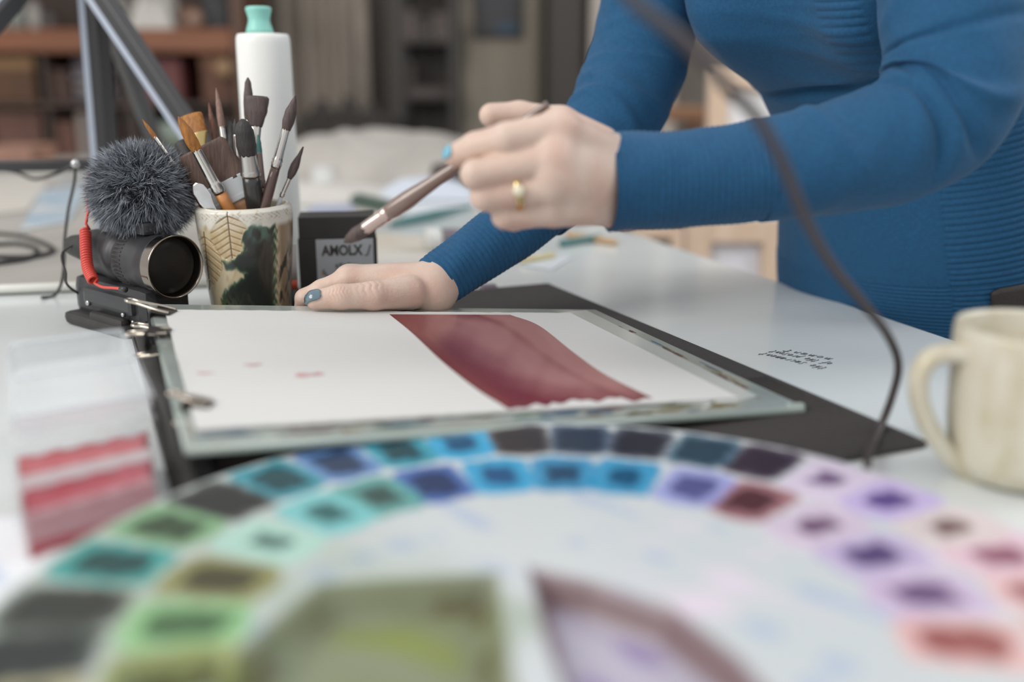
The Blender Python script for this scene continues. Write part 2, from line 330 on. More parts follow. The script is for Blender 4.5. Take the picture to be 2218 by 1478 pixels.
# fold-back clips along the left edge of the board
def clip(pos, target, label, w=.0085):
    out = target - pos; ln = np.linalg.norm(out); aim = unit(out); out = unit(out - BN * BN.dot(out)); side = np.cross(BN, out); t = thing('binder_clip', pos, label, 'clip', 'fold-back clips on the painting board')
    prof = [(-.010, .0030), (-.010, .0037), (.006, .0056), (.0075, .0030), (.0075, -.0088), (.006, -.0112), (-.010, -.0096), (-.010, -.0089), (.0050, -.0098), (.0063, -.0082), (.0063, .0024), (.0050, .0044)]
    n = len(prof); Vv = np.array([pos + out * a + BN * b + side * s for s in (-w, w) for a, b in prof])
    ff = [[i, (i + 1) % n, n + (i + 1) % n, n + i] for i in range(n)]
    top = [[0, 1, 2, 11], [2, 3, 10, 11], [3, 4, 9, 10], [4, 5, 8, 9], [5, 6, 7, 8]]
    ff += [q for q in top] + [[n + k for k in q[::-1]] for q in top]
    mesh('clip_body', Vv, ff, M('clip_black', (54, 50, 48), .3), t, False)
    for sg, base in ((1, .0046), (-1, -.0105)):
        dirn = unit(aim + BN * (.04 if sg > 0 else -.10)); b0 = pos + out * -.009 + BN * base; l_ = ln if sg > 0 else ln * .86
        q = [b0 + side * -w * .8, b0 + side * -w * .78 + dirn * l_ * .3, b0 + side * -w * .42 + dirn * l_ * .72, b0 + side * -w * .5 + dirn * l_ * .92, b0 + dirn * l_, b0 + side * w * .5 + dirn * l_ * .92, b0 + side * w * .42 + dirn * l_ * .72, b0 + side * w * .78 + dirn * l_ * .3, b0 + side * w * .8]
        V, f = tube(catmull(q, 44), .0012, 8); mesh('wire_handle', V, f, M('clip_wire', (196, 186, 172), .18, 1), t)
p_ = onb(350, 684); clip(p_, D(250, 662, p_[1] + .004), 'bright wire fold-back clip on the far left corner of the painting board')
p_ = onb(338, 728); clip(p_, D(246, 738, p_[1] - .004), 'black fold-back clip on the board edge, just nearer than the corner clip', .010)
p_ = onb(425, 886); clip(p_, D(334, 866, p_[1] + .002), 'blurred dark fold-back clip at the near left corner of the paper', .006)

# ---------------------------------------------------------------- round palette
PK = .967; PC = np.array([.0235, .3720]) * PK; PZ = .022
pal = thing('paint_palette', (PC[0], PC[1], 0), 'big round white porcelain palette with two rings of colourful paint wells', 'palette')
OUT = {15: ((170, 60, 110), (228, 212, 216), .68), 24: ((126, 70, 66), (228, 224, 224), .58), 34: ((96, 52, 160), (210, 198, 226), .7), 44: ((140, 100, 152), (228, 218, 230), .6), 55: ((66, 48, 62), (120, 100, 116), 1.), 64.5: ((42, 74, 96), (120, 170, 190), 1.), 75: ((48, 46, 56), (110, 130, 160), 1.), 85: ((50, 62, 82), (110, 140, 170), 1.), 95: ((60, 52, 54), (110, 98, 98), 1.05),
       105: ((24, 84, 140), (0, 172, 214), .72), 115.2: ((24, 62, 72), (0, 162, 186), .82), 125.7: ((38, 52, 88), (90, 140, 200), .9), 136: ((20, 62, 72), (20, 156, 172), .9), 146: ((46, 46, 44), (80, 84, 78), 1.), 156: ((60, 76, 50), (130, 180, 130), .9), 167: ((26, 66, 64), (50, 168, 160), .9), 178: ((52, 54, 46), (120, 130, 110), 1.), 188: ((40, 46, 42), (100, 110, 96), 1.),
       5: ((196, 96, 100), (228, 200, 200), .9), -5: ((190, 70, 60), (226, 190, 184), .9), 198: ((60, 62, 50), (190, 180, 140), .9)}
INN = {-7: ((196, 92, 84), (226, 196, 194), .9), 7: ((128, 84, 146), (214, 198, 218), .75), 21: ((88, 50, 130), (212, 200, 222), .75), 34.3: ((128, 76, 120), (220, 210, 222), .62), 49: ((88, 34, 40), (176, 120, 124), .9), 61: ((96, 96, 168), (160, 166, 214), .85), 75.3: ((24, 92, 140), (20, 152, 196), .7), 88: ((36, 74, 116), (20, 150, 196), .75), 101.2: ((34, 92, 160), (0, 166, 206), .76),
       115: ((44, 62, 110), (50, 100, 180), .9), 127: ((60, 86, 78), (90, 170, 165), .75), 139: ((40, 110, 110), (130, 205, 205), .7), 153.4: ((60, 110, 100), (190, 225, 210), .5), 168: ((72, 66, 34), (150, 150, 90), .9), 182: ((78, 120, 70), (150, 200, 140), .9), 195: ((96, 96, 50), (160, 170, 110), .9)}
WELLS0 = [(a, .2135 * PK,   .0176 * PK, .0250 * PK, *v) for a, v in OUT.items()] + [(a, .1572 * PK, .0170 * PK, .0240 * PK, *v) for a, v in INN.items()]
WELLS = [(a, r, hu, hv, tuple(np.array(dc) * .7), tuple(.36 * np.array(lc) + .6 * np.array(dc)) if am >= .95 else tuple(.8 * np.array(lc) + .2 * np.array(dc)), am) for a, r, hu, hv, dc, lc, am in WELLS0]
def pz(px, py): return P(px, py, PZ)[:2]
MIX = [([pz(*q) for q in ((690, 1262), (1078, 1238), (1085, 1300), (1130, 1560), (1120, 1900), (380, 1900), (430, 1560), (520, 1400))], (104, 110, 60)),
       ([pz(*q) for q in ((1142, 1226), (1290, 1258), (1460, 1316), (1600, 1420), (1760, 1600), (1800, 1900), (1370, 1900), (1245, 1560), (1180, 1390))], (176, 166, 186))]
nr_, nt_ = 190, 560; RO = .2435 * PK
rr = np.concatenate([np.linspace(.0005, RO, nr_), [RO + .0012, RO + .0012, RO - .006]]); th = np.linspace(0, 2 * math.pi, nt_, endpoint=False)
r2_, t2_ = np.meshgrid(rr, th, indexing='ij'); X = PC[0] + r2_ * np.cos(t2_); Y = PC[1] + r2_ * np.sin(t2_); Z = np.full_like(X, PZ)
Cm = np.ones((*X.shape, 3)) * lin((196, 201, 202))
st = vnoise(X * 55, Y * 55, 1); Cm = Cm * (1 - .0 * st[..., None])
def wash(mask, c, amt): 
    global Cm
    Cm = Cm * (1 - (mask * amt)[..., None]) + np.array(lin(c)) * (mask * amt)[..., None]
dpc = np.hypot(X - PC[0], Y - PC[1]); ang = np.degrees(np.arctan2(Y - PC[1], X - PC[0])) % 360
wash(sstep(.35, .9, st) * (dpc < .135), (150, 170, 205), .55)                          # faint blue stains on the bare middle
wash(sstep(120, 170, ang) * sstep(250, 200, ang) * (.6 + .4 * sstep(-.4, .5, vnoise(X * 30, Y * 30, 4))), (128, 146, 112), .55)
wash(sstep(-.2, .7, vnoise(X * 40, Y * 40, 7)) * sstep(80, 20, ang), (224, 206, 220), .7)
KQ = lambda am: .78 if am >= .95 else max(.30, .9 * am - .2)
for a, r, hu, hv, dc, lc, am in WELLS:
    ca, sa = math.cos(R(a)), math.sin(R(a)); cx, cy = PC[0] + r * ca, PC[1] + r * sa
    lu = (X - cx) * -sa + (Y - cy) * ca; lv = (X - cx) * ca + (Y - cy) * sa; lu = lu / (1 + 3.0 * lv)
    q = (np.abs(lu / hu) ** 5 + np.abs(lv / hv) ** 5) ** .2
    nz = .07 * vnoise(lu * 170 + a, lv * 170, a); kq = KQ(am)
    wash(sstep(1.16, 1.0, q + nz), lc, .92); wash(sstep(kq + .22, kq - .02, q + nz * 1.6), dc, .9)
    Z = np.minimum(Z, PZ + .0016 * sstep(1.35, 1.1, q) - .0155 * sstep(1.05, .50, q))
    Z = np.where(q > 1.06, np.maximum(Z, PZ + .0010 * sstep(1.35, 1.12, q)), Z)
for poly, c in MIX:
    sdp = poly_sd(X, Y, poly); Z = np.minimum(Z, PZ - .0150 * sstep(.0005, -.010, sdp))
    wash(sstep(.002, -.002, sdp), c, .75)
wash(sstep(.3, .0, np.abs(poly_sd(X, Y, MIX[0][0]) / .02 + .4)) * sstep(-.5, .4, vnoise(X * 45, Y * 60, 3)), (92, 84, 52), .8)  # shadow on the green well's inner wall, painted as a broken dark band
wash(sstep(.006, .002, np.abs(poly_sd(X, Y, MIX[1][0]) + .0045)), (112, 84, 80), .85)  # shaded wall of the purple well, painted in as a brown band
wash(sstep(.0, -.012, poly_sd(X, Y, MIX[0][0]) + .012) * sstep(-.2, .5, vnoise(X * 28 + 2, Y * 40, 6)), (126, 136, 62), .8)
wash(sstep(.0, -.012, poly_sd(X, Y, MIX[1][0]) + .006) * sstep(.1, .6, vnoise(X * 40 + 2, Y * 40, 6)), (132, 108, 166), .7)
Z[-3] = PZ - .0012; Z[-2] = .0065; Z[-1] = .0054
V = np.stack([X, Y, Z], -1).reshape(-1, 3); i0 = np.arange(len(rr) - 1)[:, None] * nt_; j0 = np.arange(nt_)[None]; j1 = (j0 + 1) % nt_
Fq = np.stack([i0 + j0, i0 + nt_ + j0, i0 + nt_ + j1, i0 + j1], -1).reshape(-1, 4)
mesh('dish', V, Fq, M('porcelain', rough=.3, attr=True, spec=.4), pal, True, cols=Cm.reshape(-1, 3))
bt = MB(); bt.add(*lathe([(.0005, .0052), (RO - .006, .0054)], 96, (PC[0], PC[1], 0))); bt.obj('underside', m_white, pal)
for i, (a, r, hu, hv, dc, lc, am) in enumerate(WELLS):
    ca, sa = math.cos(R(a)), math.sin(R(a)); cx, cy = PC[0] + (r - .001) * ca, PC[1] + (r - .001) * sa; k = KQ(am); zl_ = PZ - .0155 * float(sstep(1.05, .50, np.array(k * .96)))
    t = np.linspace(0, 2 * math.pi, 26, endpoint=False); V = [[cx, cy, zl_ + .0003]]
    for sc_, z in ((.5, .0003), (.85, .0002), (1.04, -.0006)):
        m = k * (1 + .06 * np.sin(3 * t + i) + .05 * np.sin(5 * t + i * 2)); du = np.sign(np.cos(t)) * np.abs(np.cos(t)) ** .5 * hu * m * sc_; dv = np.sign(np.sin(t)) * np.abs(np.sin(t)) ** .5 * hv * m * sc_
        V += [[cx - sa * u * (1 + 3.0 * v) + ca * v, cy + ca * u * (1 + 3.0 * v) + sa * v, zl_ + z] for u, v in zip(du, dv)]
    Fc = [[0, 1 + j, 1 + (j + 1) % 26] for j in range(26)] + [[1 + q * 26 + j, 27 + q * 26 + j, 27 + q * 26 + (j + 1) % 26, 1 + q * 26 + (j + 1) % 26] for q in range(2) for j in range(26)]
    mesh('paint_pool', V, Fc, M('paint_%d' % i, tuple((np.array(dc) * .8).astype(int)), .45, c2=tuple((np.array(dc) * .8 + np.array(lc) * .1).astype(int)), ns=70, spec=.12), pal)

# ---------------------------------------------------------------- clear plastic box with red paint, open lid
tq = {k: P(*v, .028) for k, v in dict(nl=(36, 1122), nr=(348, 1030), fr=(332, 922), fl=(18, 982)).items()}
m_clear = M('clear_plastic', (232, 234, 236), .12, alpha=.24, coat=.5)
cb = thing('paint_box', (tq['nl'] + tq['fr']) / 2 * [1, 1, 0], 'clear plastic box with open lid and two troughs of red paint', 'box')
def bil(u, v, z, q=tq):
    p = (q['nl'] * (1 - u) + q['nr'] * u) * (1 - v) + (q['fl'] * (1 - u) + q['fr'] * u) * v; return np.array([p[0], p[1], z])
mb = MB()
ring = [(0, 0), (1, 0), (1, 1), (0, 1)]; ins = [(.03, .02), (.97, .02), (.97, .98), (.03, .98)]
V = [bil(u, v, .028) for u, v in ring] + [bil(u, v, .001) for u, v in ins] + [bil(.5 + (u - .5) * .965, .5 + (v - .5) * .97, .028) for u, v in ring] + [bil(.5 + (u - .5) * .965, .5 + (v - .5) * .97, .003) for u, v in ins]
ff = [[i, i + 4, (i + 1) % 4 + 4, (i + 1) % 4] for i in range(4)] + [[8 + i, 8 + (i + 1) % 4, 12 + (i + 1) % 4, 12 + i] for i in range(4)] + [[i, (i + 1) % 4, 8 + (i + 1) % 4, 8 + i] for i in range(4)] + [[7, 6, 5, 4], [12, 13, 14, 15]]
mesh('tray', V, ff, m_clear, cb, False)
for k, (v0, v1, dc, zz) in enumerate(((.012, .40, (160, 70, 80), .0255), (.62, .95, (178, 98, 102), .0255))):
    V = []
    nn_ = 14
    for i in range(nn_ + 1):
        for j in range(7):
            u = .05 + .9 * i / nn_; v = v0 + (v1 - v0) * j / 6; h = zz - .006 * math.sin(math.pi * j / 6) ** .6 + .001 * math.sin(i * 1.9 + j * 2 + k); V.append(bil(u, v, h))
    n0 = len(V); V += [bil(.05 + .9 * i / nn_, v0 + (v1 - v0) * j / 6, .004) for i in range(nn_ + 1) for j in range(7)]
    ff = [[i * 7 + j, (i + 1) * 7 + j, (i + 1) * 7 + j + 1, i * 7 + j + 1] for i in range(nn_) for j in range(6)]
    for i in range(nn_): ff += [[i * 7, n0 + i * 7, n0 + (i + 1) * 7, (i + 1) * 7], [i * 7 + 6, (i + 1) * 7 + 6, n0 + (i + 1) * 7 + 6, n0 + i * 7 + 6]]
    for j in range(6): ff += [[j, j + 1, n0 + j + 1, n0 + j], [nn_ * 7 + j, n0 + nn_ * 7 + j, n0 + nn_ * 7 + j + 1, nn_ * 7 + j + 1]]
    mesh('red_paint', V, ff, M('red_paint_%d' % k, dc, .35, c2=tuple(int(c * .8 + 45) for c in dc), ns=45, fac=(.45, .75)), cb, True)
V = [bil(.03, .38, .004), bil(.97, .38, .004), bil(.97, .64, .004), bil(.03, .64, .004), bil(.05, .40, .026), bil(.95, .40, .026), bil(.95, .62, .026), bil(.05, .62, .026)]
mesh('divider', V, [[0, 1, 5, 4], [1, 2, 6, 5], [2, 3, 7, 6], [3, 0, 4, 7], [4, 5, 6, 7], [3, 2, 1, 0]], M('frosted_plastic', (214, 206, 208), .3, alpha=.6), cb, False)
lt, rt = D(18, 795, tq['fl'][1] + .085), D(272, 757, tq['fr'][1] + .085); lb, rb = tq['fl'] + [0, .004, .004], tq['fr'] + [0, .004, .004]
ln_ = unit(np.cross(rb - lb, lt - lb)); ln_ = ln_ if ln_[1] < 0 else -ln_
def lidp(u, v, h): return (lb * (1 - u) + rb * u) * (1 - v) + (lt * (1 - u) + rt * u) * v + ln_ * h
rr_ = [(.0, .0), (1, .0), (1, .86), (.97, .96), (.88, 1), (.12, 1), (.03, .96), (0, .86)]
V = [lidp(u, v, .016) for u, v in rr_] + [lidp(.5 + (u - .5) * .94, .5 + (v - .5) * .94, 0) for u, v in rr_]
V += [lidp(.5 + (u - .5) * .97, .5 + (v - .5) * .97, .016) for u, v in rr_] + [lidp(.5 + (u - .5) * .91, .5 + (v - .5) * .91, .0016) for u, v in rr_]
ff = [[i, i + 8, (i + 1) % 8 + 8, (i + 1) % 8] for i in range(8)] + [[16 + i, 16 + (i + 1) % 8, 24 + (i + 1) % 8, 24 + i] for i in range(8)] + [[i, (i + 1) % 8, 16 + (i + 1) % 8, 16 + i] for i in range(8)] + [list(range(15, 7, -1)), list(range(24, 32))]
mesh('lid', V, ff, m_clear, cb, False)
V, f = tube([lb, rb], .0022, 8); mesh('hinge', V, f, m_clear, cb)
mb = MB()
for v in (.02, .5, .985): mb.add(*tube([lidp(.03, v, .016), lidp(.97, v, .016)], .0011, 6))
for u in (.04, .96): mb.add(*tube([lidp(u, .02, .016), lidp(u, .93, .016)], .0011, 6))
mb.obj('rim_bead', M('bead_plastic', (226, 232, 236), .1, alpha=.55, coat=.6), cb)

# stained paper towel under the box and palette
gx, gy = np.meshgrid(np.linspace(-.36, -.15, 46), np.linspace(.20, .50, 60), indexing='ij'); gz = .0025 + .0014 * (1 + vnoise(gx * 70, gy * 60, 2))
keep = sstep(.33, .2, np.hypot((gx + .25) / .9, gy - .36)); cc = np.ones((*gx.shape, 3)) * lin((226, 228, 230)); k = sstep(.3, .8, vnoise(gx * 48, gy * 48, 5))[..., None]; cc = cc * (1 - .5 * k) + np.array(lin((128, 158, 205))) * .5 * k
o = mesh('paper_towel', np.stack([gx, gy, gz], -1).reshape(-1, 3), [[i * 60 + j, (i + 1) * 60 + j, (i + 1) * 60 + j + 1, i * 60 + j + 1] for i in range(45) for j in range(59)], M('tissue', rough=.85, attr=True), None, True, cols=cc.reshape(-1, 3))
o.modifiers.new('thickness', 'SOLIDIFY').thickness = .0008
tag(o, 'white paper towel with pale blue stains under the palette rim and paint box', 'paper towel')

# ---------------------------------------------------------------- mug at the right
mc = D(2246, 700, .562); MX, MY = mc[0], mc[1]; rm = abs(D(2083, 700, .562)[0] - MX) * 1.02
mh = HC - .5 * 0 + (mc[2] - HC) - .001
m_glaze = M('speckled_glaze', (212, 206, 188), .3, c2=(192, 180, 146), ns=90, stretch=(1, 1, .35), coat=.4, fac=(.42, .8), bump=.1, bs=120)
mg = thing('mug', (MX, MY, 0), 'cream speckled ceramic mug with a loop handle, blurred beside the palette', 'mug')
H = mh
prof = [(.001, .002), (rm * .72, .002), (rm * .80, .004), (rm * .90, .014), (rm * .965, .035), (rm * .99, .06), (rm * .985, H - .012), (rm * .985, H - .004), (rm * .965, H), (rm * .93, H - .003), (rm * .925, .03), (rm * .80, .010), (.001, .007)]
V, f = lathe(prof, 72, (MX, MY, 0)); mesh('cup_body', V, f, m_glaze, mg)
q = [D(x, y, .562 - .002) for x, y in ((2110, 772), (2060, 765), (2015, 775), (1990, 815), (1992, 870), (2015, 930), (2055, 985), (2095, 1020), (2125, 1035))]
V, f = tube(catmull(q, 50), np.interp(np.linspace(0, 1, 50), [0, .12, .5, .88, 1], [.0075, .0058, .0055, .0058, .0075]), 16, ref=(0, 1, 0), sx=1.35); mesh('handle', V, f, m_glaze, mg)

# ---------------------------------------------------------------- pottery brush cup
CY = .955; cA, cB = D(526, 446, CY), D(549, 690, CY); CX = cB[0]; H = cA[2] + .001; rT = .0450; rB = .0368
lean = (cA[0] - cB[0]) * .15
na, nh = 420, 200; aa = np.linspace(0, 2 * math.pi, na, endpoint=False); hh = np.linspace(0, 1, nh)
A_, H_ = np.meshgrid(aa, hh, indexing='xy'); xn = np.cos(A_); fr = -np.sin(A_)        # fr > 0 faces the photographer
rad = rB + (rT - rB) * sstep(0, 1, (1 - H_) * .9 + .05) + .0007 * np.sin(A_ * 2 + 1) + .0004 * np.sin(A_ * 5 + H_ * 6)
rad = rad - .0022 * sstep(.03, 0, H_) ** 2
pxc = 525 + (446 + H_ * 244 - 440) * .084 + xn * (100 - 17 * H_); pyc = 446 + H_ * 244 + 3 * np.sin(A_)
cr = np.ones((*A_.shape, 3)) * lin((206, 190, 158)); n1 = vnoise(A_ * 9, H_ * 12, 1); n2 = vnoise(A_ * 23, H_ * 30, 2)
def paint(mask, c, amt=1.):
    global cr
    m = np.clip(mask * amt, 0, 1)[..., None]; cr = cr * (1 - m) + np.array(lin(c)) * m
paint(sstep(.2, .8, n1), (186, 164, 126), .8)
paint(sstep(.17, .12, H_ + .03 * n1), (222, 218, 206)); paint(sstep(.045, .02, np.abs(H_ - .055 + .02 * n1)) * sstep(-.1, .9, vnoise(A_ * 31, H_ * 90, 6) + .5 * n1), (160, 128, 96), .6)
paint(sstep(.06, .0, np.abs(H_ - .19 - .02 * n1)) * sstep(.5, .75, np.abs(xn + .25)) * (xn < .2) * (fr > 0), (110, 165, 155), .9)
gp = [(549, 486), (566, 474), (585, 478), (606, 480), (607, 620), (604, 700), (486, 700), (496, 640), (500, 615), (515, 597), (549, 573), (554, 564), (530, 556), (512, 556), (503, 542), (516, 544), (532, 535), (553, 519), (548, 500)]
sdp = poly_sd(pxc + 4 * n2, pyc + 4 * n1, gp) + 400 * (fr < 0)
paint(sstep(6, 0, sdp), (84, 110, 84)); paint(sstep(1.5, -3, sdp), (50, 58, 48)); paint(sstep(-3, -10, sdp), (45, 48, 44)); paint(sstep(-20, -45, sdp) * sstep(.2, .7, n1), (64, 66, 56), .7)
paint(sstep(3, -3, sdp) * sstep(.62, .80, H_) * sstep(.3, -.5, xn) * (n2 > -.3), (92, 104, 74), .75)
paint(sstep(.12, .02, np.abs(H_ - .17)) * sstep(.15, .5, xn) * (fr > 0) * sstep(.8, .6, xn) * sstep(-.4, .3, n1), (100, 138, 124), .5)
paint(sstep(.82, .90, xn) * sstep(.1, .16, H_), (146, 124, 98)); paint(sstep(.80, .88, xn) * sstep(-.1, .5, n1 + .4 * n2) * sstep(.25, .4, H_), (58, 54, 46))
paint((fr < 0) * sstep(.3, .6, n1) * 1., (58, 62, 52))
emb = np.zeros_like(A_)
def leaf(x0, y0, x1, y1, w, nv):               # pressed leaf: midrib and side veins sunk into the clay
    global rad
    t = ((pxc - x0) * (x1 - x0) + (pyc - y0) * (y1 - y0)) / ((x1 - x0) ** 2 + (y1 - y0) ** 2); s = ((pxc - x0) * (y1 - y0) - (pyc - y0) * (x1 - x0)) / math.hypot(x1 - x0, y1 - y0)
    out = w * np.sin(np.pi * np.clip(t, 0, 1)) ** .6; inside = sstep(1.5, -1.5, np.abs(s) - out) * (t > 0) * (t < 1) * (fr > 0)
    ph = t * nv + np.abs(s) / w * 1.6; vein = sstep(.16, .05, np.abs(ph - np.round(ph))) * inside; mid = sstep(2.2, .8, np.abs(s)) * (t > -.08) * (t < 1.1) * (fr > 0)
    free = sstep(0, 5, sdp); paint(inside * free, (196, 172, 130), .55); paint(vein * free, (150, 122, 84), .8); paint(mid * free, (104, 82, 58), .9)
    rad = rad - .0005 * inside * free - .0006 * np.maximum(vein, mid) * free
leaf(526, 541, 518, 452, 44, 7); leaf(464, 600, 464, 496, 38, 7)
V = np.stack([CX + lean * (1 - H_) * 6 + rad * np.cos(A_), CY + rad * np.sin(A_), H * (1 - H_) + .0012 * np.sin(A_ + .4) * (1 - H_)], -1)
rim = V[0]; inn = []
for k, (dr, dz) in enumerate(((.0016, .0012), (.0034, .0008), (.0046, -.002), (.0052, -.02), (.0056, -.07), (.0060, -(H - .008)))):
    c_ = rim.mean(0); dd = rim - c_; dd[:, 2] = 0; u = dd / np.linalg.norm(dd, axis=1)[:, None]; q = rim - u * dr; q[:, 2] += dz; q[:, :2] -= (np.array([lean * 6, 0]) * (-dz / H))[None]; q[:, :2] = np.where(dz < -.05, c_[:2] + (q[:, :2] - c_[:2]) * .86, q[:, :2]); inn.append(q)
cup = thing('brush_cup', (CX, CY, 0), 'hand-made pottery cup with leaf imprints and dark green glaze, full of brushes', 'cup')
Vall = np.concatenate([np.stack(inn[::-1]).reshape(-1, 3), V.reshape(-1, 3)]); nr2 = nh + len(inn)
Fq = [[i * na + j, (i + 1) * na + j, (i + 1) * na + (j + 1) % na, i * na + (j + 1) % na] for i in range(nr2 - 1) for j in range(na)] + [list(range(na)), [(nr2 - 1) * na + j for j in range(na)][::-1]]
cc = np.concatenate([np.ones((len(inn) * na, 3)) * lin((210, 200, 180)), cr.reshape(-1, 3)])
mesh('pottery', Vall, Fq, M('glazed_clay', rough=.28, attr=True, coat=.35), cup, True, cols=cc)

# ---------------------------------------------------------------- brushes
def hairmat(name, c, c2): return M(name, c, .55, c2=c2, ns=90, stretch=(6, 6, .6), bump=.35, bs=160)
m_sable, m_gold, m_dark, m_squir = hairmat('brown_hair', (112, 88, 78), (84, 66, 60)), hairmat('golden_hair', (178, 118, 50), (142, 90, 42)), hairmat('black_hair', (50, 47, 46), (60, 56, 54)), hairmat('dark_brown_hair', (92, 76, 72), (74, 62, 60))
m_ferr = M('ferrule_metal', (206, 202, 196), .2, 1); m_gfer = M('brass_ferrule', (196, 172, 120), .28, 1); m_clearf = M('white_band', (196, 200, 202), .25, coat=.5)
h_black, h_red, h_orange, h_brown, h_teal = M('black_handle', (46, 44, 43), .3, coat=.4), M('red_handle', (118, 36, 40), .3, coat=.4), M('orange_handle', (206, 138, 78), .35, coat=.4), M('brown_handle', (88, 66, 60), .3, coat=.4), M('teal_handle', (62, 116, 116), .3, coat=.4)
def brush(label, tip, cross, Yt, Yc, lens, hairs, hm, fm, hdm, fr_, hr, flat=1., knots=0, group='paintbrushes in the pottery cup', name='paintbrush', endlen=None, hair_flat=None, wide=None, fl_end=None):
    """tip, cross: photo pixels of the tip and of a lower point; lens: bristle and ferrule lengths as shares of tip to cross; hairs: (share, radius) profile"""
    a, b = D(*tip, Yt), D(*cross, Yc); Lr = np.linalg.norm(b - a); u = (b - a) / Lr; hf = hair_flat or flat
    L = endlen if endlen else Lr
    if not endlen:                            # carry the handle down inside the cup
        base = np.array([CX, CY, .014]); rim_ = a + u * ((H - a[2]) / u[2]); off = rim_[:2] - np.array([CX + lean * 6, CY]); rr0 = np.linalg.norm(off)
        L = Lr
        for s in np.linspace(Lr, Lr + .11, 60):
            q = a + u * s; rin = .030 + .006 * max(0, q[2]) / H
            if q[2] < .016 or np.hypot(q[0] - CX - lean * 6 * q[2] / H, q[1] - CY) > rin and q[2] < H - .012: break
            L = s
    t = thing(name, a + u * L, label, 'brush', group); ref = np.cross(u, [0, 1, 0]); ref = wide if wide is not None else ref
    l0, l1 = lens[0] * Lr, lens[1] * Lr
    s = np.array([k for k, _ in hairs]); r = np.array([k for _, k in hairs]); ss = np.linspace(0, 1, 18); rad_ = np.interp(ss, s, r)
    V, f = tube([a + u * k * (l0 + .002) for k in ss], rad_, 20, ref=ref, sx=hf, disp=lambda q, p: .00018 * np.sin(p * 9 + q * 300)); mesh('bristles', V, f, hm, t)
    rf = [fr_[0], fr_[0] * 1.01, fr_[0] * .5 + fr_[1] * .5, fr_[1], fr_[1]]; sf = [0, .05, .5, .95, 1.]
    ss = np.linspace(0, 1, 22); rad_ = np.interp(ss, sf, rf)
    for k in range(knots): rad_ = rad_ + .0007 * np.exp(-((ss - .82 - .09 * k) / .028) ** 2)
    fe = np.linspace(flat, fl_end or flat, 22)
    V, f = tube([a + u * (l0 + k * l1) for k in ss], rad_, 20, ref=ref, sx=fe); mesh('ferrule', V, f, fm, t)
    hl = L - l0 - l1; ss = np.linspace(0, 1, 14); rad_ = np.interp(ss, [0, .12, .35, 1], [fr_[1] * .92, hr, hr * .95, hr * .55])
    V, f = tube([a + u * (l0 + l1 - .001 + k * hl) for k in ss], rad_, 16, ref=ref, sx=np.interp(ss, [0, .3, 1], [(fl_end or flat), 1 + ((fl_end or flat) - 1) * .6, 1])); mesh('handle', V, f, hdm, t)
    return t
rnd = [(0, .0002), (.12, .0011), (.4, .0026), (.75, .0034), (1, .0030)]
def rp(r): return [(k, v * r / .0030) for k, v in rnd]
brush('thin brush with orange pointed tip and dark red handle, leftmost in the cup', (308, 258), (432, 436), .94, .945, (.21, .41), rp(.0019), m_gold, m_ferr, h_red, (.0019, .0022), .0026, knots=2)
brush('thick golden round brush with ribbed silver ferrule and orange handle', (386, 252), (492, 446), .915, .935, (.35, .50), [(0, .0003), (.15, .0028), (.45, .0052), (.75, .0058), (1, .0048)], m_gold, m_ferr, h_orange, (.0048, .0058), .0058, knots=2)
brush('flat golden brush with square end and brass ferrule behind the orange round brush', (412, 250), (462, 440), .985, .955, (.22, .24), [(0, .0046), (.1, .0050), (1, .0050)], m_gold, m_gfer, h_brown, (.0052, .0046), .0042, flat=2.4, fl_end=1.2)
brush('broad flat hake brush with brown hair and banded white ferrule, lower left', (432, 318), (505, 442), .94, .945, (.62, .36), [(0, .0048), (.1, .0054), (1, .0060)], m_sable, m_clearf, M('hake_handle', (170, 130, 96), .5), (.0060, .0062), .0050, knots=3, flat=4.6, fl_end=4.2, wide=unit(D(500, 330, .94) - D(400, 372, .94)))
brush('slender pale brown pointed brush, second tallest left of the bottle', (468, 190), (505, 436), .985, .96, (.34, .24), rp(.0030), M('fawn_hair', (150, 118, 104), .6, c2=(124, 98, 88), ns=80, stretch=(6, 6, .6)), m_ferr, h_black, (.0030, .0034), .0032)
brush('reddish brown pointed brush half hidden behind the fawn one', (452, 222), (487, 430), 1.0, .965, (.42, .22), rp(.0030), hairmat('chestnut_hair', (126, 82, 64), (100, 66, 54)), m_gfer, h_red, (.0030, .0033), .0033)
brush('tallest dark brush with rounded tip in front of the white bottle', (537, 168), (541, 438), .995, .965, (.34, .22), [(0, .0006), (.1, .0028), (.4, .0044), (.8, .0044), (1, .0034)], m_squir, m_ferr, h_brown, (.0034, .0042), .0042)
brush('wide dark flat mop brush flaring against the white bottle', (556, 209), (548, 438), .975, .955, (.27, .30), [(0, .0050), (.05, .0056), (.5, .0050), (1, .0028)], m_squir, m_ferr, h_black, (.0028, .0036), .0036, flat=2.0, hair_flat=2.1, fl_end=1.)
brush('black oval wash brush with short silver ferrule and black handle, frontmost', (525, 258), (553, 446), .925, .942, (.39, .26), [(0, .0012), (.1, .0048), (.3, .0072), (.7, .0080), (1, .0066)], m_dark, M('satin_ferrule', (196, 192, 186), .3, 1), h_black, (.0066, .0078), .0080, knots=2, flat=1.15)
brush('slim black brush with long bright ferrule beside the oval wash brush', (509, 256), (524, 446), .945, .945, (.18, .46), rp(.0027), m_dark, m_ferr, h_black, (.0029, .0031), .0040, knots=1)
brush('long dark brush with banded white ferrule leaning right over the bottle', (640, 207), (574, 446), .945, .94, (.29, .36), [(0, .0004), (.15, .0022), (.45, .0052), (.75, .0054), (1, .0040)], m_squir, m_ferr, h_brown, (.0040, .0046), .0050, knots=2)
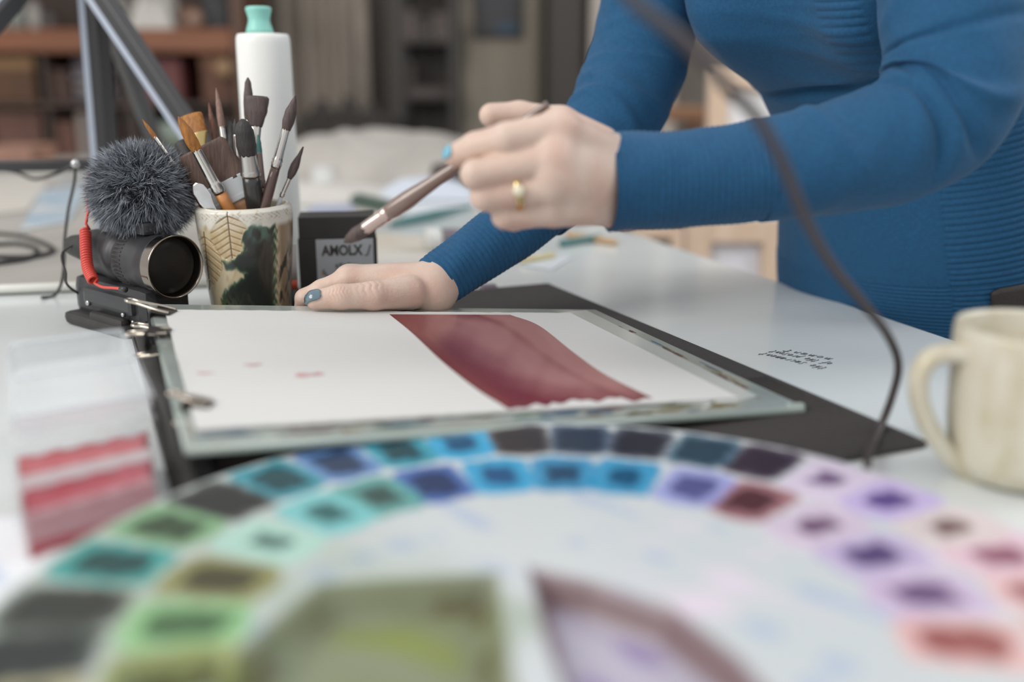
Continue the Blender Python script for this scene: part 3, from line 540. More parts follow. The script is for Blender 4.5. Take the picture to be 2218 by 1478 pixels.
brush('small dark quill brush leaning far right over the cup rim', (657, 318), (606, 434), .955, .95, (.56, .38), [(0, .0006), (.25, .0018), (.6, .0042), (.85, .0036), (1, .0022)], m_squir, m_ferr, m_clearf, (.0020, .0019), .0022, knots=2)
brush('thin brush with teal ferrule top and mauve handle between the wash and leaning brushes', (559, 292), (572, 440), .965, .95, (.26, .52), [(0, .0008), (.4, .0022), (1, .0024)], M('teal_tip', (64, 112, 108), .5), M('mauve_lacquer', (112, 94, 90), .3, coat=.4), h_brown, (.0024, .0030), .0034, knots=2)
brush('short black mop brush behind the thin white ferrule', (497, 262), (513, 440), .985, .955, (.40, .25), [(0, .001), (.2, .0044), (.7, .0054), (1, .0040)], m_dark, m_gfer, h_black, (.0040, .0040), .0038)
brush('dark flat brush tucked behind the hake brush at the cup’s left'.replace('’s', ''), (391, 308), (446, 440), .985, .955, (.3, .30), [(0, .0040), (.2, .0046), (1, .0040)], m_dark, m_ferr, h_black, (.0040, .0040), .0036, flat=1.6)
# palette knife blade at the left rim
a, b = D(420, 398, .925), D(452, 446, .925); t = thing('palette_knife', b, 'bright steel palette knife end at the left rim of the brush cup', 'palette knife', 'paintbrushes in the pottery cup')
V, f = tube(catmull([a, (a * .5 + b * .5) + [.001, 0, 0], b, b + (b - a) * .8], 20), np.interp(np.linspace(0, 1, 20), [0, .15, .5, 1], [.002, .007, .0072, .003]), 14, ref=unit(D(480, 430, .925) - D(420, 440, .925)), sy=.16); mesh('blade', V, f, m_steel, t)
V, f = tube([b + (b - a) * .78, b + (b - a) * 1.25], .0028, 10); mesh('handle', V, f, h_brown, t)

# ---------------------------------------------------------------- white bottle behind the cup
BY = 1.14; b0, b1 = D(599, 560, BY), D(570, 72, BY); bx = D(585, 330, BY)[0]; br = abs(D(628, 72, BY)[0] - D(512, 72, BY)[0]) / 2; bh = b1[2]
bot = thing('lotion_bottle', (bx, BY, 0), 'tall plain white plastic bottle with mint green flip cap behind the brushes', 'bottle')
sk = lambda V: V + np.outer(V[:, 2] - bh / 2, [(b1[0] - D(603, 560, BY)[0]) / bh, 0, 0]) * .35
V, f = lathe([(.001, .0), (br * .94, .0), (br * 1.03, .003), (br * 1.05, .01), (br * 1.02, bh * .5), (br, bh - .012), (br * .985, bh - .005), (br * .93, bh - .001), (br * .5, bh), (.001, bh)], 64, (bx, BY, 0)); mesh('bottle_body', sk(V), f, M('white_plastic', (240, 240, 235), .35), bot)
ct = D(562, 14, BY)[2] - bh; V, f = lathe([(.001, bh), (.0150, bh), (.0142, bh + ct * .15), (.0118, bh + ct * .42), (.0116, bh + ct * .55), (.0134, bh + ct * .8), (.0142, bh + ct * .9), (.0132, bh + ct * .98), (.011, bh + ct), (.001, bh + ct * 1.01)], 48, (bx - .003, BY, 0)); mesh('cap', sk(V), f, M('mint_plastic', (142, 206, 194), .35), bot)

# ---------------------------------------------------------------- black ink box with a printed label
KY = 1.03; kx0, kx1 = D(636, 560, KY), D(808, 560, KY); kw = (kx1 - kx0)[0]; kt = D(720, 472, KY)[2]; kc = (kx0 + kx1) / 2; yaw = R(9); ax = rotz(yaw); kd = .052
kb = thing('ink_box', (kc[0], KY + kd / 2, 0), 'small black carton with a white AMOLX label behind the hand', 'box')
cen = np.array([kc[0], KY + kd / 2 + .006, 0]); m_card = M('black_card', (54, 52, 50), .6, c2=(60, 57, 55), ns=40)
lb_h = kt * .76
V, f = boxg(cen + [0, 0, lb_h / 2], (kw * .985, kd, lb_h), ax, .0008); mesh('carton', V, f, m_card, kb, False)
V, f = boxg(cen + [0, 0, lb_h + (kt - lb_h) / 2], (kw * .955, kd * .95, kt - lb_h), ax, .0008); mesh('lid', V, f, m_card, kb, False)
def onface(u, v, h=0): return cen + ax[0] * u - ax[1] * (kd / 2 + h) + np.array([0, 0, v])
lw0, lw1 = -kw * .27, kw * .445; V, f = boxg(onface((lw0 + lw1) / 2, lb_h * .5, .0003), (lw1 - lw0, .0006, lb_h * .99), ax, 0); mesh('label', V, f, M('grey_label', (188, 192, 196), .5), kb, False)
def text(name, s, size, u, v, mt, par, onf, axs, shear=0., sx=1., rot=0.):
    cu = bpy.data.curves.new(name, 'FONT'); cu.body = s; cu.size = size; cu.align_x = 'CENTER'; cu.extrude = .0001; cu.shear = shear; cu.offset = .0005
    o = bpy.data.objects.new('font', cu); cu.materials.append(mt); p = onf(u, v, .0008); link(o, par, p)
    o.rotation_euler = (math.pi / 2, rot, 0); o.rotation_euler = (Matrix.Rotation(math.atan2(axs[0][1], axs[0][0]), 4, 'Z') @ Matrix.Rotation(math.pi / 2, 4, 'X') @ Matrix.Rotation(rot, 4, 'Z')).to_euler(); o.scale = (sx, 1, 1)
    bpy.context.view_layer.update(); me = bpy.data.meshes.new_from_object(o.evaluated_get(bpy.context.evaluated_depsgraph_get()))
    k = bpy.data.objects.new(name, me); COL.objects.link(k); k.parent = par; k.location = o.location; k.rotation_euler = o.rotation_euler; k.scale = o.scale; bpy.data.objects.remove(o); return k
m_ink = M('label_ink', (66, 64, 60), .6)
ins_ = (lw0 + lw1) / 2
text('lettering', 'AMOLX', .0150, ins_ - .003, lb_h * .76, m_ink, kb, onface, ax, sx=.80); text('lettering', 'J', .0125, ins_ + .0240, lb_h * .78, M('label_grey', (120, 124, 124), .6), kb, onface, ax, .3)
em = MB()
for k in range(5): em.add(*boxg(onface(ins_ - .009 + k * .0042, lb_h * .60 + .0012 * (k % 2), .0007), (.0034, .0003, .0042), ax))
em.add(*boxg(onface(ins_, lb_h * .545, .0007), (.020, .0003, .0009), ax)); em.obj('emblem', M('label_grey'), kb, False)
fl = MB()
for sgn in (-1, 1):
    q = [onface(ins_ + sgn * (.004 + .0205 * k / 9), lb_h * (.25 + .30 * (k / 9) ** 1.6), .0006) for k in range(10)]; fl.add(*tube(q, .0003, 5))
    for k in range(1, 9): fl.add(*tube([q[k], q[k] + ax[0] * sgn * .001 + [0, 0, .0035], q[k] + ax[0] * -sgn * .0015 + [0, 0, .005]], [.0009, .0008, .0001], 5))
fl.obj('leaf_ornament', M('label_green', (110, 146, 146), .6), kb)
V, f = boxg(onface(lw0 + .006, lb_h * .5, .0007), (.003, .0003, .004), ax); mesh('small_mark', V, f, M('label_orange', (196, 150, 130), .6), kb, False)
# paint tube stub between the cup and the carton
a = D(633, 640, 1.0); a[2] = 0; t = thing('paint_tube', a, 'small paint tube with orange band standing between cup and carton', 'paint tube')
V, f = lathe([(.001, 0), (.0075, 0), (.0075, .026), (.001, .026)], 20, a); mesh('cap', V, f, m_black, t)
V, f = lathe([(.001, .026), (.0062, .026), (.0064, .036), (.001, .036)], 20, a); mesh('band', V, f, M('orange_band', (214, 92, 62), .5), t)
V, f = tube([a + [0, 0, .036], a + [0, 0, .05], a + [.001, 0, .072]], [.0064, .0064, .006], 18, ref=(1, 0, 0), sy=np.array([1, .7, .15])); mesh('tube_body', V, f, M('tube_white', (198, 190, 184), .4), t)

# ---------------------------------------------------------------- camcorder with furry microphone
fc = D(379, 578, .895); la = unit([.79, -.61, -.02]); lu = np.array([0, 0, 1.]); ls = np.cross(la, lu)
cm = thing('video_camera', (fc[0] - .06, fc[1] + .06, 0), 'black video camera lying on the table, lens towards the brush cup', 'camera')
def rings(name, prof, mt, parent, c=fc, ax_=la, seg=56, ref=(0, 0, 1)):
    pr = np.array(prof); V, f = tube([c + ax_ * k for k in pr[:, 0]], pr[:, 1], seg, ref=ref); return mesh(name, V, f, mt, parent)
lr = .0292
barrel = rings('lens_barrel', [(-.125, .016), (-.122, .0205), (-.118, .0225), (-.088, .0235), (-.087, .0252), (-.070, .0258), (-.069, .0242), (-.063, .0242), (-.062, .0262), (-.044, .0268), (-.040, .0255), (-.030, .0262), (-.014, .0268), (-.0135, lr * .97), (-.012, lr * .98), (-.0095, lr * .985)], m_black, cm)
pr = [(-.0105, lr * .99), (-.001, lr), (.0016, lr), (.0022, lr * .985), (.0016, lr * .95), (-.002, lr * .93), (-.008, lr * .88)]; V, f = rev(fc, la, pr); mesh('filter_ring', V, f, M('ring_metal', (150, 140, 130), .16, 1), cm)
V, f = rev(fc, la, [(-.0085, lr * .90), (-.006, lr * .80), (-.0040, lr * .5), (-.0032, .0003)]); o = mesh('front_glass', V, f, M('lens_glass', (42, 39, 36), .3, spec=.12), cm)
V, f = rev(fc, la, [(-.001, lr * .945), (-.004, lr * .92), (-.0075, lr * .89)]); mesh('inner_ring', V, f, m_black2, cm)
bc_ = fc - la * .058; zt_ = fc[2] - .018
def lb(c, size, bev, name, mt, ax_=None):
    V, f = boxg(c, size, ax_ if ax_ is not None else [la, ls, lu], bev); return mesh(name, V, f, mt, cm, False)
g0 = (np.array([bc_[0], bc_[1], 0]) - la * [.012, .012, 0])
lb(g0 + [0, 0, .026] - la * .010 + ls * -.002, (.126, .050, .044), .012, 'camera_body', m_black)
lb(g0 + [0, 0, .0055] - la * .020 + ls * .004, (.108, .062, .013), .006, 'base_grip', m_black2)
lb(g0 + [0, 0, .030] - la * .005 + ls * .022, (.084, .012, .018), .005, 'side_panel', M('dark_grey_plastic', (58, 58, 60), .38))
lb(g0 + [0, 0, .012] - la * .002 + ls * .028, (.056, .010, .012), .004, 'grip_strap', m_black2)
lb(g0 + [0, 0, fc[2] + .0] - la * .056, (.026, .030, .044), .010, 'rear_block', m_black)
lb(g0 + [0, 0, fc[2] + .0275] - la * .008, (.052, .022, .008), .003, 'top_rail', m_black)
V, f = tube(catmull([fc - la * .116 + lu * -.0, fc - la * .145 + lu * .0, fc - la * .182 + lu * -.001], 18), np.interp(np.linspace(0, 1, 18), [0, .5, .88, 1], [.0150, .0145, .0105, .004]), 24); mesh('eyepiece', V, f, m_black2, cm)
for (s_, h_, r_) in ((.024, .022, .0022), (-.036, .024, .0028), (.040, .018, .0016)):
    c_ = g0 + la * s_ + ls * .0272 + [0, 0, h_]; V, f = tube([c_, c_ + ls * .0022, c_ + ls * .003], [r_, r_, r_ * .7], 16, ref=lu); mesh('button', V, f, m_steel, cm)
q = [fc - la * .140 + lu * .011, D(137, 545, .975), D(142, 590, .965), D(150, 622, .955), g0 - la * .064 + [0, 0, .012]]; V, f = tube(catmull(q, 24), .0013, 8); mesh('strap_cord', V, f, m_black2, cm)
rd = MB()
for k in range(44):
    a_ = 2 * math.pi * k / 44; dr_ = ls * math.cos(a_) + lu * math.sin(a_); tg = np.cross(la, dr_); rd.add(*boxg(fc - la * .053 + dr_ * .0266, (.013, .0016, .0012), [la, tg, dr_]))
rd.obj('focus_ridges', m_black2, cm, False, kind='stuff')
# microphone
mcn = D(308, 413, .945); mr_ = .0365; mic = thing('microphone', mcn, 'grey furry ball windscreen microphone on top of the camera with red coiled cable', 'microphone')
V, f = lathe([(mr_ * math.sin(math.pi * k / 16) + 1e-5, -mr_ * math.cos(math.pi * k / 16)) for k in range(17)], 32, mcn); mesh('foam_core', V, f, M('foam', (60, 62, 66), .9), mic)
NS = 15000; k = np.arange(NS) + .5; phi = np.arccos(1 - 2 * k / NS); tht = math.pi * (1 + 5 ** .5) * k
nrm = np.stack([np.cos(tht) * np.sin(phi), np.sin(tht) * np.sin(phi), np.cos(phi)], 1); clump = vnoise(nrm[:, 0] * 9, nrm[:, 1] * 9 + nrm[:, 2] * 8, 3)
clv = np.stack([vnoise(nrm[:, 1] * 8, nrm[:, 2] * 8, 1), vnoise(nrm[:, 0] * 8, nrm[:, 2] * 8, 2), vnoise(nrm[:, 0] * 8, nrm[:, 1] * 8, 4)], 1)
dirn = nrm + clv * .95 + rng.normal(0, .26, (NS, 3)) + np.array([0, 0, -.18]); dirn /= np.linalg.norm(dirn, axis=1)[:, None]
ln = rng.uniform(.011, .021, NS)[:, None]; side = np.cross(dirn, rng.normal(0, 1, (NS, 3))); side /= np.linalg.norm(side, axis=1)[:, None]; wv = .00042
b_ = mcn + nrm * mr_ * np.array([1.06, 1.0, .96]) * .98; m1 = b_ + (nrm * .5 + dirn * .5) * ln * .5; t1 = b_ + nrm * ln * .35 + dirn * ln * .65 + np.array([0, 0, -.0015])
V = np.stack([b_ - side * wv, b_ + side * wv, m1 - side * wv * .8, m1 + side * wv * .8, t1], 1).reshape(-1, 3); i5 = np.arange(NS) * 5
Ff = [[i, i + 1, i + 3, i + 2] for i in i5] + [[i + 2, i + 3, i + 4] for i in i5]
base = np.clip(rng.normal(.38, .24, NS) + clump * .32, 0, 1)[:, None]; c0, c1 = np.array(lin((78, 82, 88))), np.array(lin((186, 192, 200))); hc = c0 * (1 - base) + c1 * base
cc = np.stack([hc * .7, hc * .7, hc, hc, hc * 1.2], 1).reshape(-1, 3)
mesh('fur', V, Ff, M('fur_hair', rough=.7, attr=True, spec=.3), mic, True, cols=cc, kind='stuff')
V, f = boxg((fc - la * .042)[:3] * [1, 1, 0] + [0, 0, fc[2] + .033], (.028, .022, .012), [la, ls, lu], .003); mesh('shoe_mount', V, f, m_black, mic, False)
V, f = tube([np.array([*(fc - la * .042)[:2], fc[2] + .038]), mcn - [0, 0, .03]], [.009, .011], 16, ref=(1, 0, 0)); mesh('mount_post', V, f, m_black2, mic)
# red cable: thin lead, tight coil, thin lead into the body
m_red = M('red_cable', (212, 74, 62), .4, coat=.2)
cl = catmull([D(185, 500, .945), D(186, 540, .93), D(190, 580, .915), D(202, 608, .905)], 60); cq = []; n = 60; turns = 22
T_ = np.gradient(cl, axis=0); T_ /= np.linalg.norm(T_, axis=1)[:, None]
big = catmull(cl, turns * 14); Tb = np.gradient(big, axis=0); Tb /= np.linalg.norm(Tb, axis=1)[:, None]
for i, (p_, t_) in enumerate(zip(big, Tb)):
    x_ = unit(np.cross(t_, [0, 1, 0])); y_ = np.cross(t_, x_); a_ = 2 * math.pi * i / 14; cq.append(p_ + (x_ * math.cos(a_) + y_ * math.sin(a_)) * .0042)
lead = [D(215, 420, .955), D(193, 455, .95), D(186, 485, .946)]; tail = [D(205, 614, .903), D(222, 622, .895), D(245, 624, .885), D(266, 626, .875)]
V, f = tube(np.vstack([catmull(lead, 16), cq, catmull(tail, 16)]), .00135, 8); o = mesh('coiled_cable', V, f, m_red, mic, label='red coiled cable')
V, f = tube([D(262, 626, .877), D(272, 628, .872)], .0026, 12); mesh('plug', V, f, m_black, mic)
V, f = tube(catmull([D(193, 372, .96), D(187, 400, .958), D(190, 440, .955), D(188, 480, .95)], 24), .0011, 8); mesh('cable_loop', V, f, m_red, mic)

# ---------------------------------------------------------------- black metal stand with three legs behind the camera
SY = 1.34; st_ = thing('metal_stand', D(185, 200, SY) * [1, 1, 0], 'black square-tube metal stand with splayed legs behind the furry microphone', 'stand')
m_stand = M('black_steel', (52, 52, 54), .35); m_strip = M('leg_highlight', (178, 186, 200), .35, .5)
def bar(name, a, b, w, n=(-.25, -.97, 0), strip=-.22, sw_=.34):
    u = unit(b - a); n = np.array(n, float); n = unit(n - u * n.dot(u)); t = np.cross(n, u); t = t if t[0] > 0 else -t; Ln = np.linalg.norm(b - a)
    V, f = boxg((a + b) / 2 + t * (-strip * w), (w, w, Ln), [t, n, u], w * .12); o = mesh(name, V, f, m_stand, st_, False)
    if sw_: V, f = boxg((a + b) / 2 + n * (w * .5 + .0004), (w * sw_, .0012, Ln), [t, n, u], .0003); mesh('highlight_strip', V, f, m_strip, o, False)  # highlight along the leg, put in as a thin pale strip
    return o
ZF = .0125
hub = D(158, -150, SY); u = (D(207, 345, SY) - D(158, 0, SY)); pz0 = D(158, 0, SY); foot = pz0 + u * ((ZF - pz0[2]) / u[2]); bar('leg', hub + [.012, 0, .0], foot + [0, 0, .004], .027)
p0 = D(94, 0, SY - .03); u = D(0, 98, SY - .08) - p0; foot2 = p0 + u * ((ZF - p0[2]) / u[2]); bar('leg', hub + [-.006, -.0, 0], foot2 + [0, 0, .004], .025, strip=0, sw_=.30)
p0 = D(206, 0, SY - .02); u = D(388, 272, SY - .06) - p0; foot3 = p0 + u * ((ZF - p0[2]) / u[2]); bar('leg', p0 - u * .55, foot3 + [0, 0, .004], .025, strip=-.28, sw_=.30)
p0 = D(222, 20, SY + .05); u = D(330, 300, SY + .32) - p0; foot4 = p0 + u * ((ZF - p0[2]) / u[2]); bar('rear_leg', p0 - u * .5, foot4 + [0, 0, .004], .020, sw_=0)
bar('cross_bar', D(-160, 356, SY), D(205, 352, SY), .015, sw_=0)
V, f = boxg(hub + [0, 0, .01], (.10, .08, .05), None, .008); mesh('hub', V, f, m_stand, st_, False)
for q in (foot, foot2, foot3, foot4): V, f = lathe([(.001, 0), (.011, 0), (.011, .012), (.008, .016), (.001, .016)], 16, q * [1, 1, 0] + [0, 0, ZF - .0002]); mesh('rubber_foot', V, f, m_black2, st_)
# cable with a bright plug hanging beside the microphone
a = D(163, 355, 1.12); pl = thing('plug_cable', D(140, 612, 1.12), 'thin dark cable with a round chrome plug left of the microphone', 'cable')
V, f = lathe([(.0048 * math.sin(math.pi * k / 10) + 1e-5, -.0052 * math.cos(math.pi * k / 10)) for k in range(11)], 20, a); mesh('plug', V, f, m_steel, pl)
V, f = tube(catmull([a - [0, 0, .004], D(160, 400, 1.12), D(148, 455, 1.11), D(140, 520, 1.09), D(139, 565, 1.07), D(134, 610, 1.06), P(118, 640, .0022), P(90, 645, .0022)], 50), .0017, 8); mesh('cord', V, f, m_black2, pl)
V, f = tube(catmull([D(158, 357, 1.13), D(125, 375, 1.2), D(75, 388, 1.3), D(30, 372, SY), D(-40, 366, SY), D(-120, 362, SY - .01)], 40), .0022, 8); mesh('upper_cord', V, f, m_black2, pl)

# ---------------------------------------------------------------- the painter, leaning over the table
m_skin = M('skin', (214, 190, 174), .5, c2=(206, 170, 154), ns=38, bump=.18, bs=420, sss=.12, fac=(.4, .75))
per = thing('person', (.46, 1.13, FL), 'painter in a blue ribbed sweater leaning over the board, brush in one hand', 'person')
LH = dict(w1=(D(1352, 340, .748), .0225), w2=(D(1352, 435, .748), .0225))
def hand(p, wr, mcps, fingers, thumb, kp, pr, webs=True):
    """palm of metacarpals from the wrist to the knuckles, then five separate fingers"""
    palm = chain(p, wr, .01)
    for i, ((m, rm_), o_) in enumerate(zip(mcps, pr)):
        w = wr[0] if i < 2 else wr[-1]
        palm = smin(palm, smin(capsule(p, w[0] + (wr[-1][0] - wr[0][0]) * o_, m, .0165, rm_), capsule(p, m, m + (mcps[min(i + 1, 3)][0] - m) * .5, rm_, rm_ * .9) if i < 3 else 1e9 * np.ones(len(p)), .006), kp)
    palm = smin(palm, capsule(p, (wr[0][0] + wr[-1][0]) / 2, (mcps[1][0] + mcps[2][0]) / 2, .020, .0125), .012)
    d = smin(palm, chain(p, thumb, .004), .0045); out = d
    for m, fi in zip(mcps, fingers): out = smin(out, smin(d, chain(p, [m] + fi, .003), .003), .0008)
    return out
# left hand (nearer the photographer) closed round the brush
l_wr = [(D(1350, 352, .752), .0205), (D(1350, 438, .752), .0215)]
l_mcp = [(D(1212, 280, .700), .0128), (D(1196, 345, .690), .0128), (D(1198, 405, .690), .0122), (D(1200, 456, .698), .0115)]
l_fin = [[(D(1098, 300, .688), .0108), (D(1030, 318, .698), .0098), (D(986, 337, .706), .0082)],
         [(D(1030, 378, .682), .0100), (D(1050, 398, .712), .0098), (D(1098, 404, .728), .0088)],
         [(D(1050, 426, .686), .0097), (D(1076, 436, .716), .0094), (D(1118, 440, .730), .0085)],
         [(D(1094, 468, .694), .0090), (D(1112, 474, .720), .0086), (D(1150, 472, .732), .0078)]]
l_th = [(D(1300, 318, .765), .0155), (D(1215, 268, .772), .0125), (D(1125, 252, .768), .0104), (D(1064, 250, .760), .0086)]
l_arm = [(D(1362, 390, .752), .024), (D(1500, 388, .758), .027), (D(1750, 355, .765), .033), (D(2040, 262, .785), .036), (D(2085, 180, .79), .037), (D(2082, 20, .81), .041), (D(2070, -110, .85), .045), (D(2045, -330, .915), .050)]
fl_ = lambda p: hand(p, l_wr, l_mcp, l_fin, l_th, .008, (0, .33, -.33, 0))
V1, F1 = surface_nets(lambda p: smin(fl_(p), capsule(p, l_arm[0][0], l_arm[1][0], .024, .027), .01), (D(955, 300, .70)[0], .655, .085), (D(1460, 300, .75)[0], .81, .235), .0014)
# right hand on the far side of the board, thumb on top
k = .012
r_wr = [(D(935, 612, .892 + k), .0165), (D(935, 640, .888 + k), .0165)]
r_mcp = [(D(752, 608, .880 + k), .0112), (D(757, 606, .892 + k), .0112), (D(768, 612, .912 + k), .0108), (D(790, 620, .928 + k), .0100)]
r_fin = [[(D(697, 628, .876 + k), .0092), (D(660, 646, .872 + k), .0084), (D(654, 676, .878 + k), .0075)],
         [(D(706, 640, .884 + k), .0094), (D(680, 668, .884 + k), .0085), (D(690, 690, .880 + k), .0078)],
         [(D(722, 648, .904 + k), .0092), (D(700, 674, .904 + k), .0083), (D(708, 694, .900 + k), .0076)],
         [(D(750, 652, .918 + k), .0083), (D(732, 672, .916 + k), .0075), (D(738, 690, .912 + k), .0070)]]
r_th = [(D(888, 634, .868 + k), .0155), (D(808, 641, .846 + k), .0120), (D(737, 643, .834 + k), .0102), (D(684, 650, .830 + k), .0082)]
r_arm = [(D(930, 626, .890 + k), .0185), (D(1000, 575, .925), .021), (D(1132, 475, .965), .026), (D(1300, 305, 1.03), .033), (D(1384, 140, 1.08), .037), (D(1412, 0, 1.1), .040), (D(1425, -150, 1.12), .043), (D(1470, -260, 1.12), .045), (D(1600, -350, 1.07), .045)]
fr2 = lambda p: hand(p, r_wr, r_mcp, r_fin, r_th, .008, (0, .33, -.33, 0))
V2, F2 = surface_nets(lambda p: smin(fr2(p), capsule(p, r_arm[0][0], r_arm[1][0], .0185, .021), .01), (D(625, 600, .87)[0], .825, -.0), (D(1010, 600, .93)[0], .965, .115), .00105)
def smooth(V, Fq, it=6):
    n = len(V); e = np.vstack([Fq[:, [0, 1]], Fq[:, [1, 2]], Fq[:, [2, 3]], Fq[:, [3, 0]]])
    for k in range(it):
        s = np.zeros_like(V); c = np.zeros(n)
        for ax_ in range(3): s[:, ax_] = np.bincount(e[:, 0], V[e[:, 1], ax_], n) + np.bincount(e[:, 1], V[e[:, 0], ax_], n)
        c = np.bincount(e[:, 0], minlength=n) + np.bincount(e[:, 1], minlength=n); V = V + (.55 if k % 2 == 0 else -.45) * (s / c[:, None] - V)
    return V
V1 = smooth(V1, F1, 8); V2 = smooth(V2, F2, 8)
def wrinkle(V, c, axis, n, rad_, pitch, dep, k_=1.):
    axis, n = unit(axis), unit(n); q = V - c; s_ = q @ axis; m = np.exp(-(np.linalg.norm(q, axis=1) / rad_) ** 2) * sstep(-.2, .4, (q @ n) / rad_ + .25)
    return V - n * (dep * m * np.abs(np.cos(math.pi * (s_ + .0009 * np.sin(q @ np.cross(axis, n) * 700)) / pitch)) ** 6)[:, None]
th_n = np.array([-.1, -.75, .65])
V2 = wrinkle(V2, r_th[2][0] + unit(th_n) * .009, r_th[3][0] - r_th[2][0], th_n, .0085, .0031, .0011)
V2 = wrinkle(V2, r_th[1][0] + np.array([.0, -.008, .009]), r_th[2][0] - r_th[1][0], (0, -.5, .85), .012, .0058, .0009)
for m_, f_ in zip(l_mcp, l_fin): V1 = wrinkle(V1, f_[0][0] + np.array([.0, -.009, .002]), f_[0][0] - m_[0], (-.2, -1, .2), .008, .0042, .0007)

# torso: rings along a leaning spine; tors(phi, z) is a point of the skin-tight surface
TS = np.array([  # z, cx, cy, half width, half depth, facing angle in degrees
    (-.40, .500, 1.165, .165, .105, 205), (-.20, .500, 1.160, .185, .122, 206), (-.06, .480, 1.130, .178, .122, 209), (.02, .458, 1.110, .170, .116, 211), (.10, .440, 1.092, .158, .106, 213), (.18, .424, 1.080, .146, .098, 215),
    (.235, .402, 1.070, .148, .098, 217), (.30, .354, 1.048, .160, .108, 221), (.38, .322, 1.036, .172, .108, 226), (.46, .298, 1.020, .176, .100, 230), (.52, .285, 1.010, .140, .082, 230), (.56, .276, 1.004, .070, .062, 230), (.62, .266, .998, .050, .052, 230)])
TILT = .30
def tors(phi, z, off=0.):
    phi, z = np.broadcast_arrays(np.asarray(phi, float), np.asarray(z, float)); q = [np.interp(z, TS[:, 0], TS[:, i]) for i in range(1, 6)]
    for i in range(5): q[i] = .25 * np.interp(z - .025, TS[:, 0], TS[:, i + 1]) + .5 * q[i] + .25 * np.interp(z + .025, TS[:, 0], TS[:, i + 1])
    fa = np.radians(q[4]); fx, fy = np.cos(fa), np.sin(fa); lx, ly = -fy * -1 * -1, fx; lx, ly = -fy, fx
    cl_, sl_ = np.cos(phi), np.sin(phi); a_ = (q[2] + off) * np.sign(cl_) * np.abs(cl_) ** .92; b_ = (q[3] + off) * np.sign(sl_) * np.abs(sl_) ** .92
    zz = z - .305; vert = np.where(zz > 0, np.exp(-(zz / .085) ** 2), np.exp(-(zz / .040) ** 2))
    bust = (np.exp(-((phi - R(58)) / .42) ** 2) + np.exp(-((phi - R(122)) / .42) ** 2)) * vert * .066
    b_ = b_ + bust * np.maximum(sl_, 0)
    x = q[0] + lx * a_ + fx * b_; y = q[1] + ly * a_ + fy * b_; w = sstep(.02, .2, z + .1) * sstep(.56, .42, z)
    return np.stack([x, y, z - TILT * w * b_ * (1 - .35 * vert)], -1)
# hidden body under the sweater, same rings pulled in
ph = np.linspace(0, 2 * math.pi, 64, endpoint=False); zs = np.linspace(-.12, .62, 80); V3 = tors(ph[None], zs[:, None], -.012).reshape(-1, 3)
F3 = [[i * 64 + j, i * 64 + (j + 1) % 64, (i + 1) * 64 + (j + 1) % 64, (i + 1) * 64 + j] for i in range(79) for j in range(64)] + [list(range(64))[::-1], [79 * 64 + j for j in range(64)]]
bd_ = MB().add(V1, F1.tolist()).add(V2, F2.tolist()).add(V3, F3)
for arm in (l_arm, r_arm): bd_.add(*tube(catmull([a for a, _ in arm], 60), np.interp(np.linspace(0, 1, 60), np.linspace(0, 1, len(arm)), [b for _, b in arm]) * .92, 24))
bd_.obj('body', m_skin, per)
# sweater
m_knit = M('blue_knit', (22, 84, 124), .85, c2=(19, 76, 114), ns=300, bump=.25, bs=900, sheen=.06)
zs = np.concatenate([np.linspace(-.16, -.05, 20, endpoint=False), np.linspace(-.05, .36, 420, endpoint=False), np.linspace(.36, .60, 40)]); ns = 400; ph = np.linspace(0, 2 * math.pi, ns, endpoint=False)
PH, ZS = np.meshgrid(ph, zs); pd_ = np.degrees(PH); SM1 = 50 + 40 * (ZS - .05); SM2 = 8 + 30 * ZS
side_rib = sstep(1.2, -.2, np.abs(pd_ - (SM1 + SM2) / 2) - (SM1 - SM2) / 2) * sstep(.215, .20, ZS); low_rib = sstep(.058, .054, ZS) * (1 - side_rib * 0) * (pd_ > 50) * (pd_ < 320) + sstep(.058, .054, ZS) * ((pd_ < SM2) | (pd_ >= 320))
chest_rib = sstep(2, -.5, np.abs(pd_ - 62 - 120 * (ZS - .27)) - 8) * sstep(.238, .248, ZS)
rib_ = np.clip(side_rib + np.clip(low_rib, 0, 1) + chest_rib, 0, 1)
per_ = np.where(side_rib > .5, .0062, np.where(chest_rib > .5, .0066, .0050)); phs = (ZS + np.where(side_rib > .5, .012, 0) * 0) / per_
off = .0018 * rib_ * (np.abs(np.cos(math.pi * phs)) ** .6 - .55)
off += -.0016 * np.exp(-((pd_ - SM1) / .8) ** 2) * (ZS < .215) - .0016 * np.exp(-((pd_ - SM2) / .8) ** 2) * (ZS < .3) - .0012 * np.exp(-((ZS - .0565) / .0012) ** 2)
off += -.010 * np.exp(-((ZS - .254 + .0003 * (pd_ - 90)) / .0042) ** 2) * sstep(150, 110, pd_) * sstep(20, 40, pd_)                       # fold under the bust
for zc, am, sl in ((.258, .0046, .0005), (.283, .0034, .0008), (.305, .0022, .0010), (.212, .0040, -.0004), (.192, .0028, .0005)): off += am * np.exp(-((ZS - zc - sl * (pd_ - 75) * .6) / .0062) ** 2) * np.exp(-((pd_ - 72) / 26) ** 2)
V = tors(PH, ZS); dP = tors(PH + .01, ZS) - tors(PH - .01, ZS); dZ = tors(PH, ZS + .002) - tors(PH, ZS - .002); N_ = np.cross(dP, dZ); N_ /= np.linalg.norm(N_, axis=-1)[..., None] + 1e-9
cxy = np.stack([np.interp(ZS, TS[:, 0], TS[:, 1]), np.interp(ZS, TS[:, 0], TS[:, 2]), ZS], -1); sg = np.sign(((V - cxy) * N_).sum(-1).mean()); V = V + N_ * sg * (off + .003)[..., None]
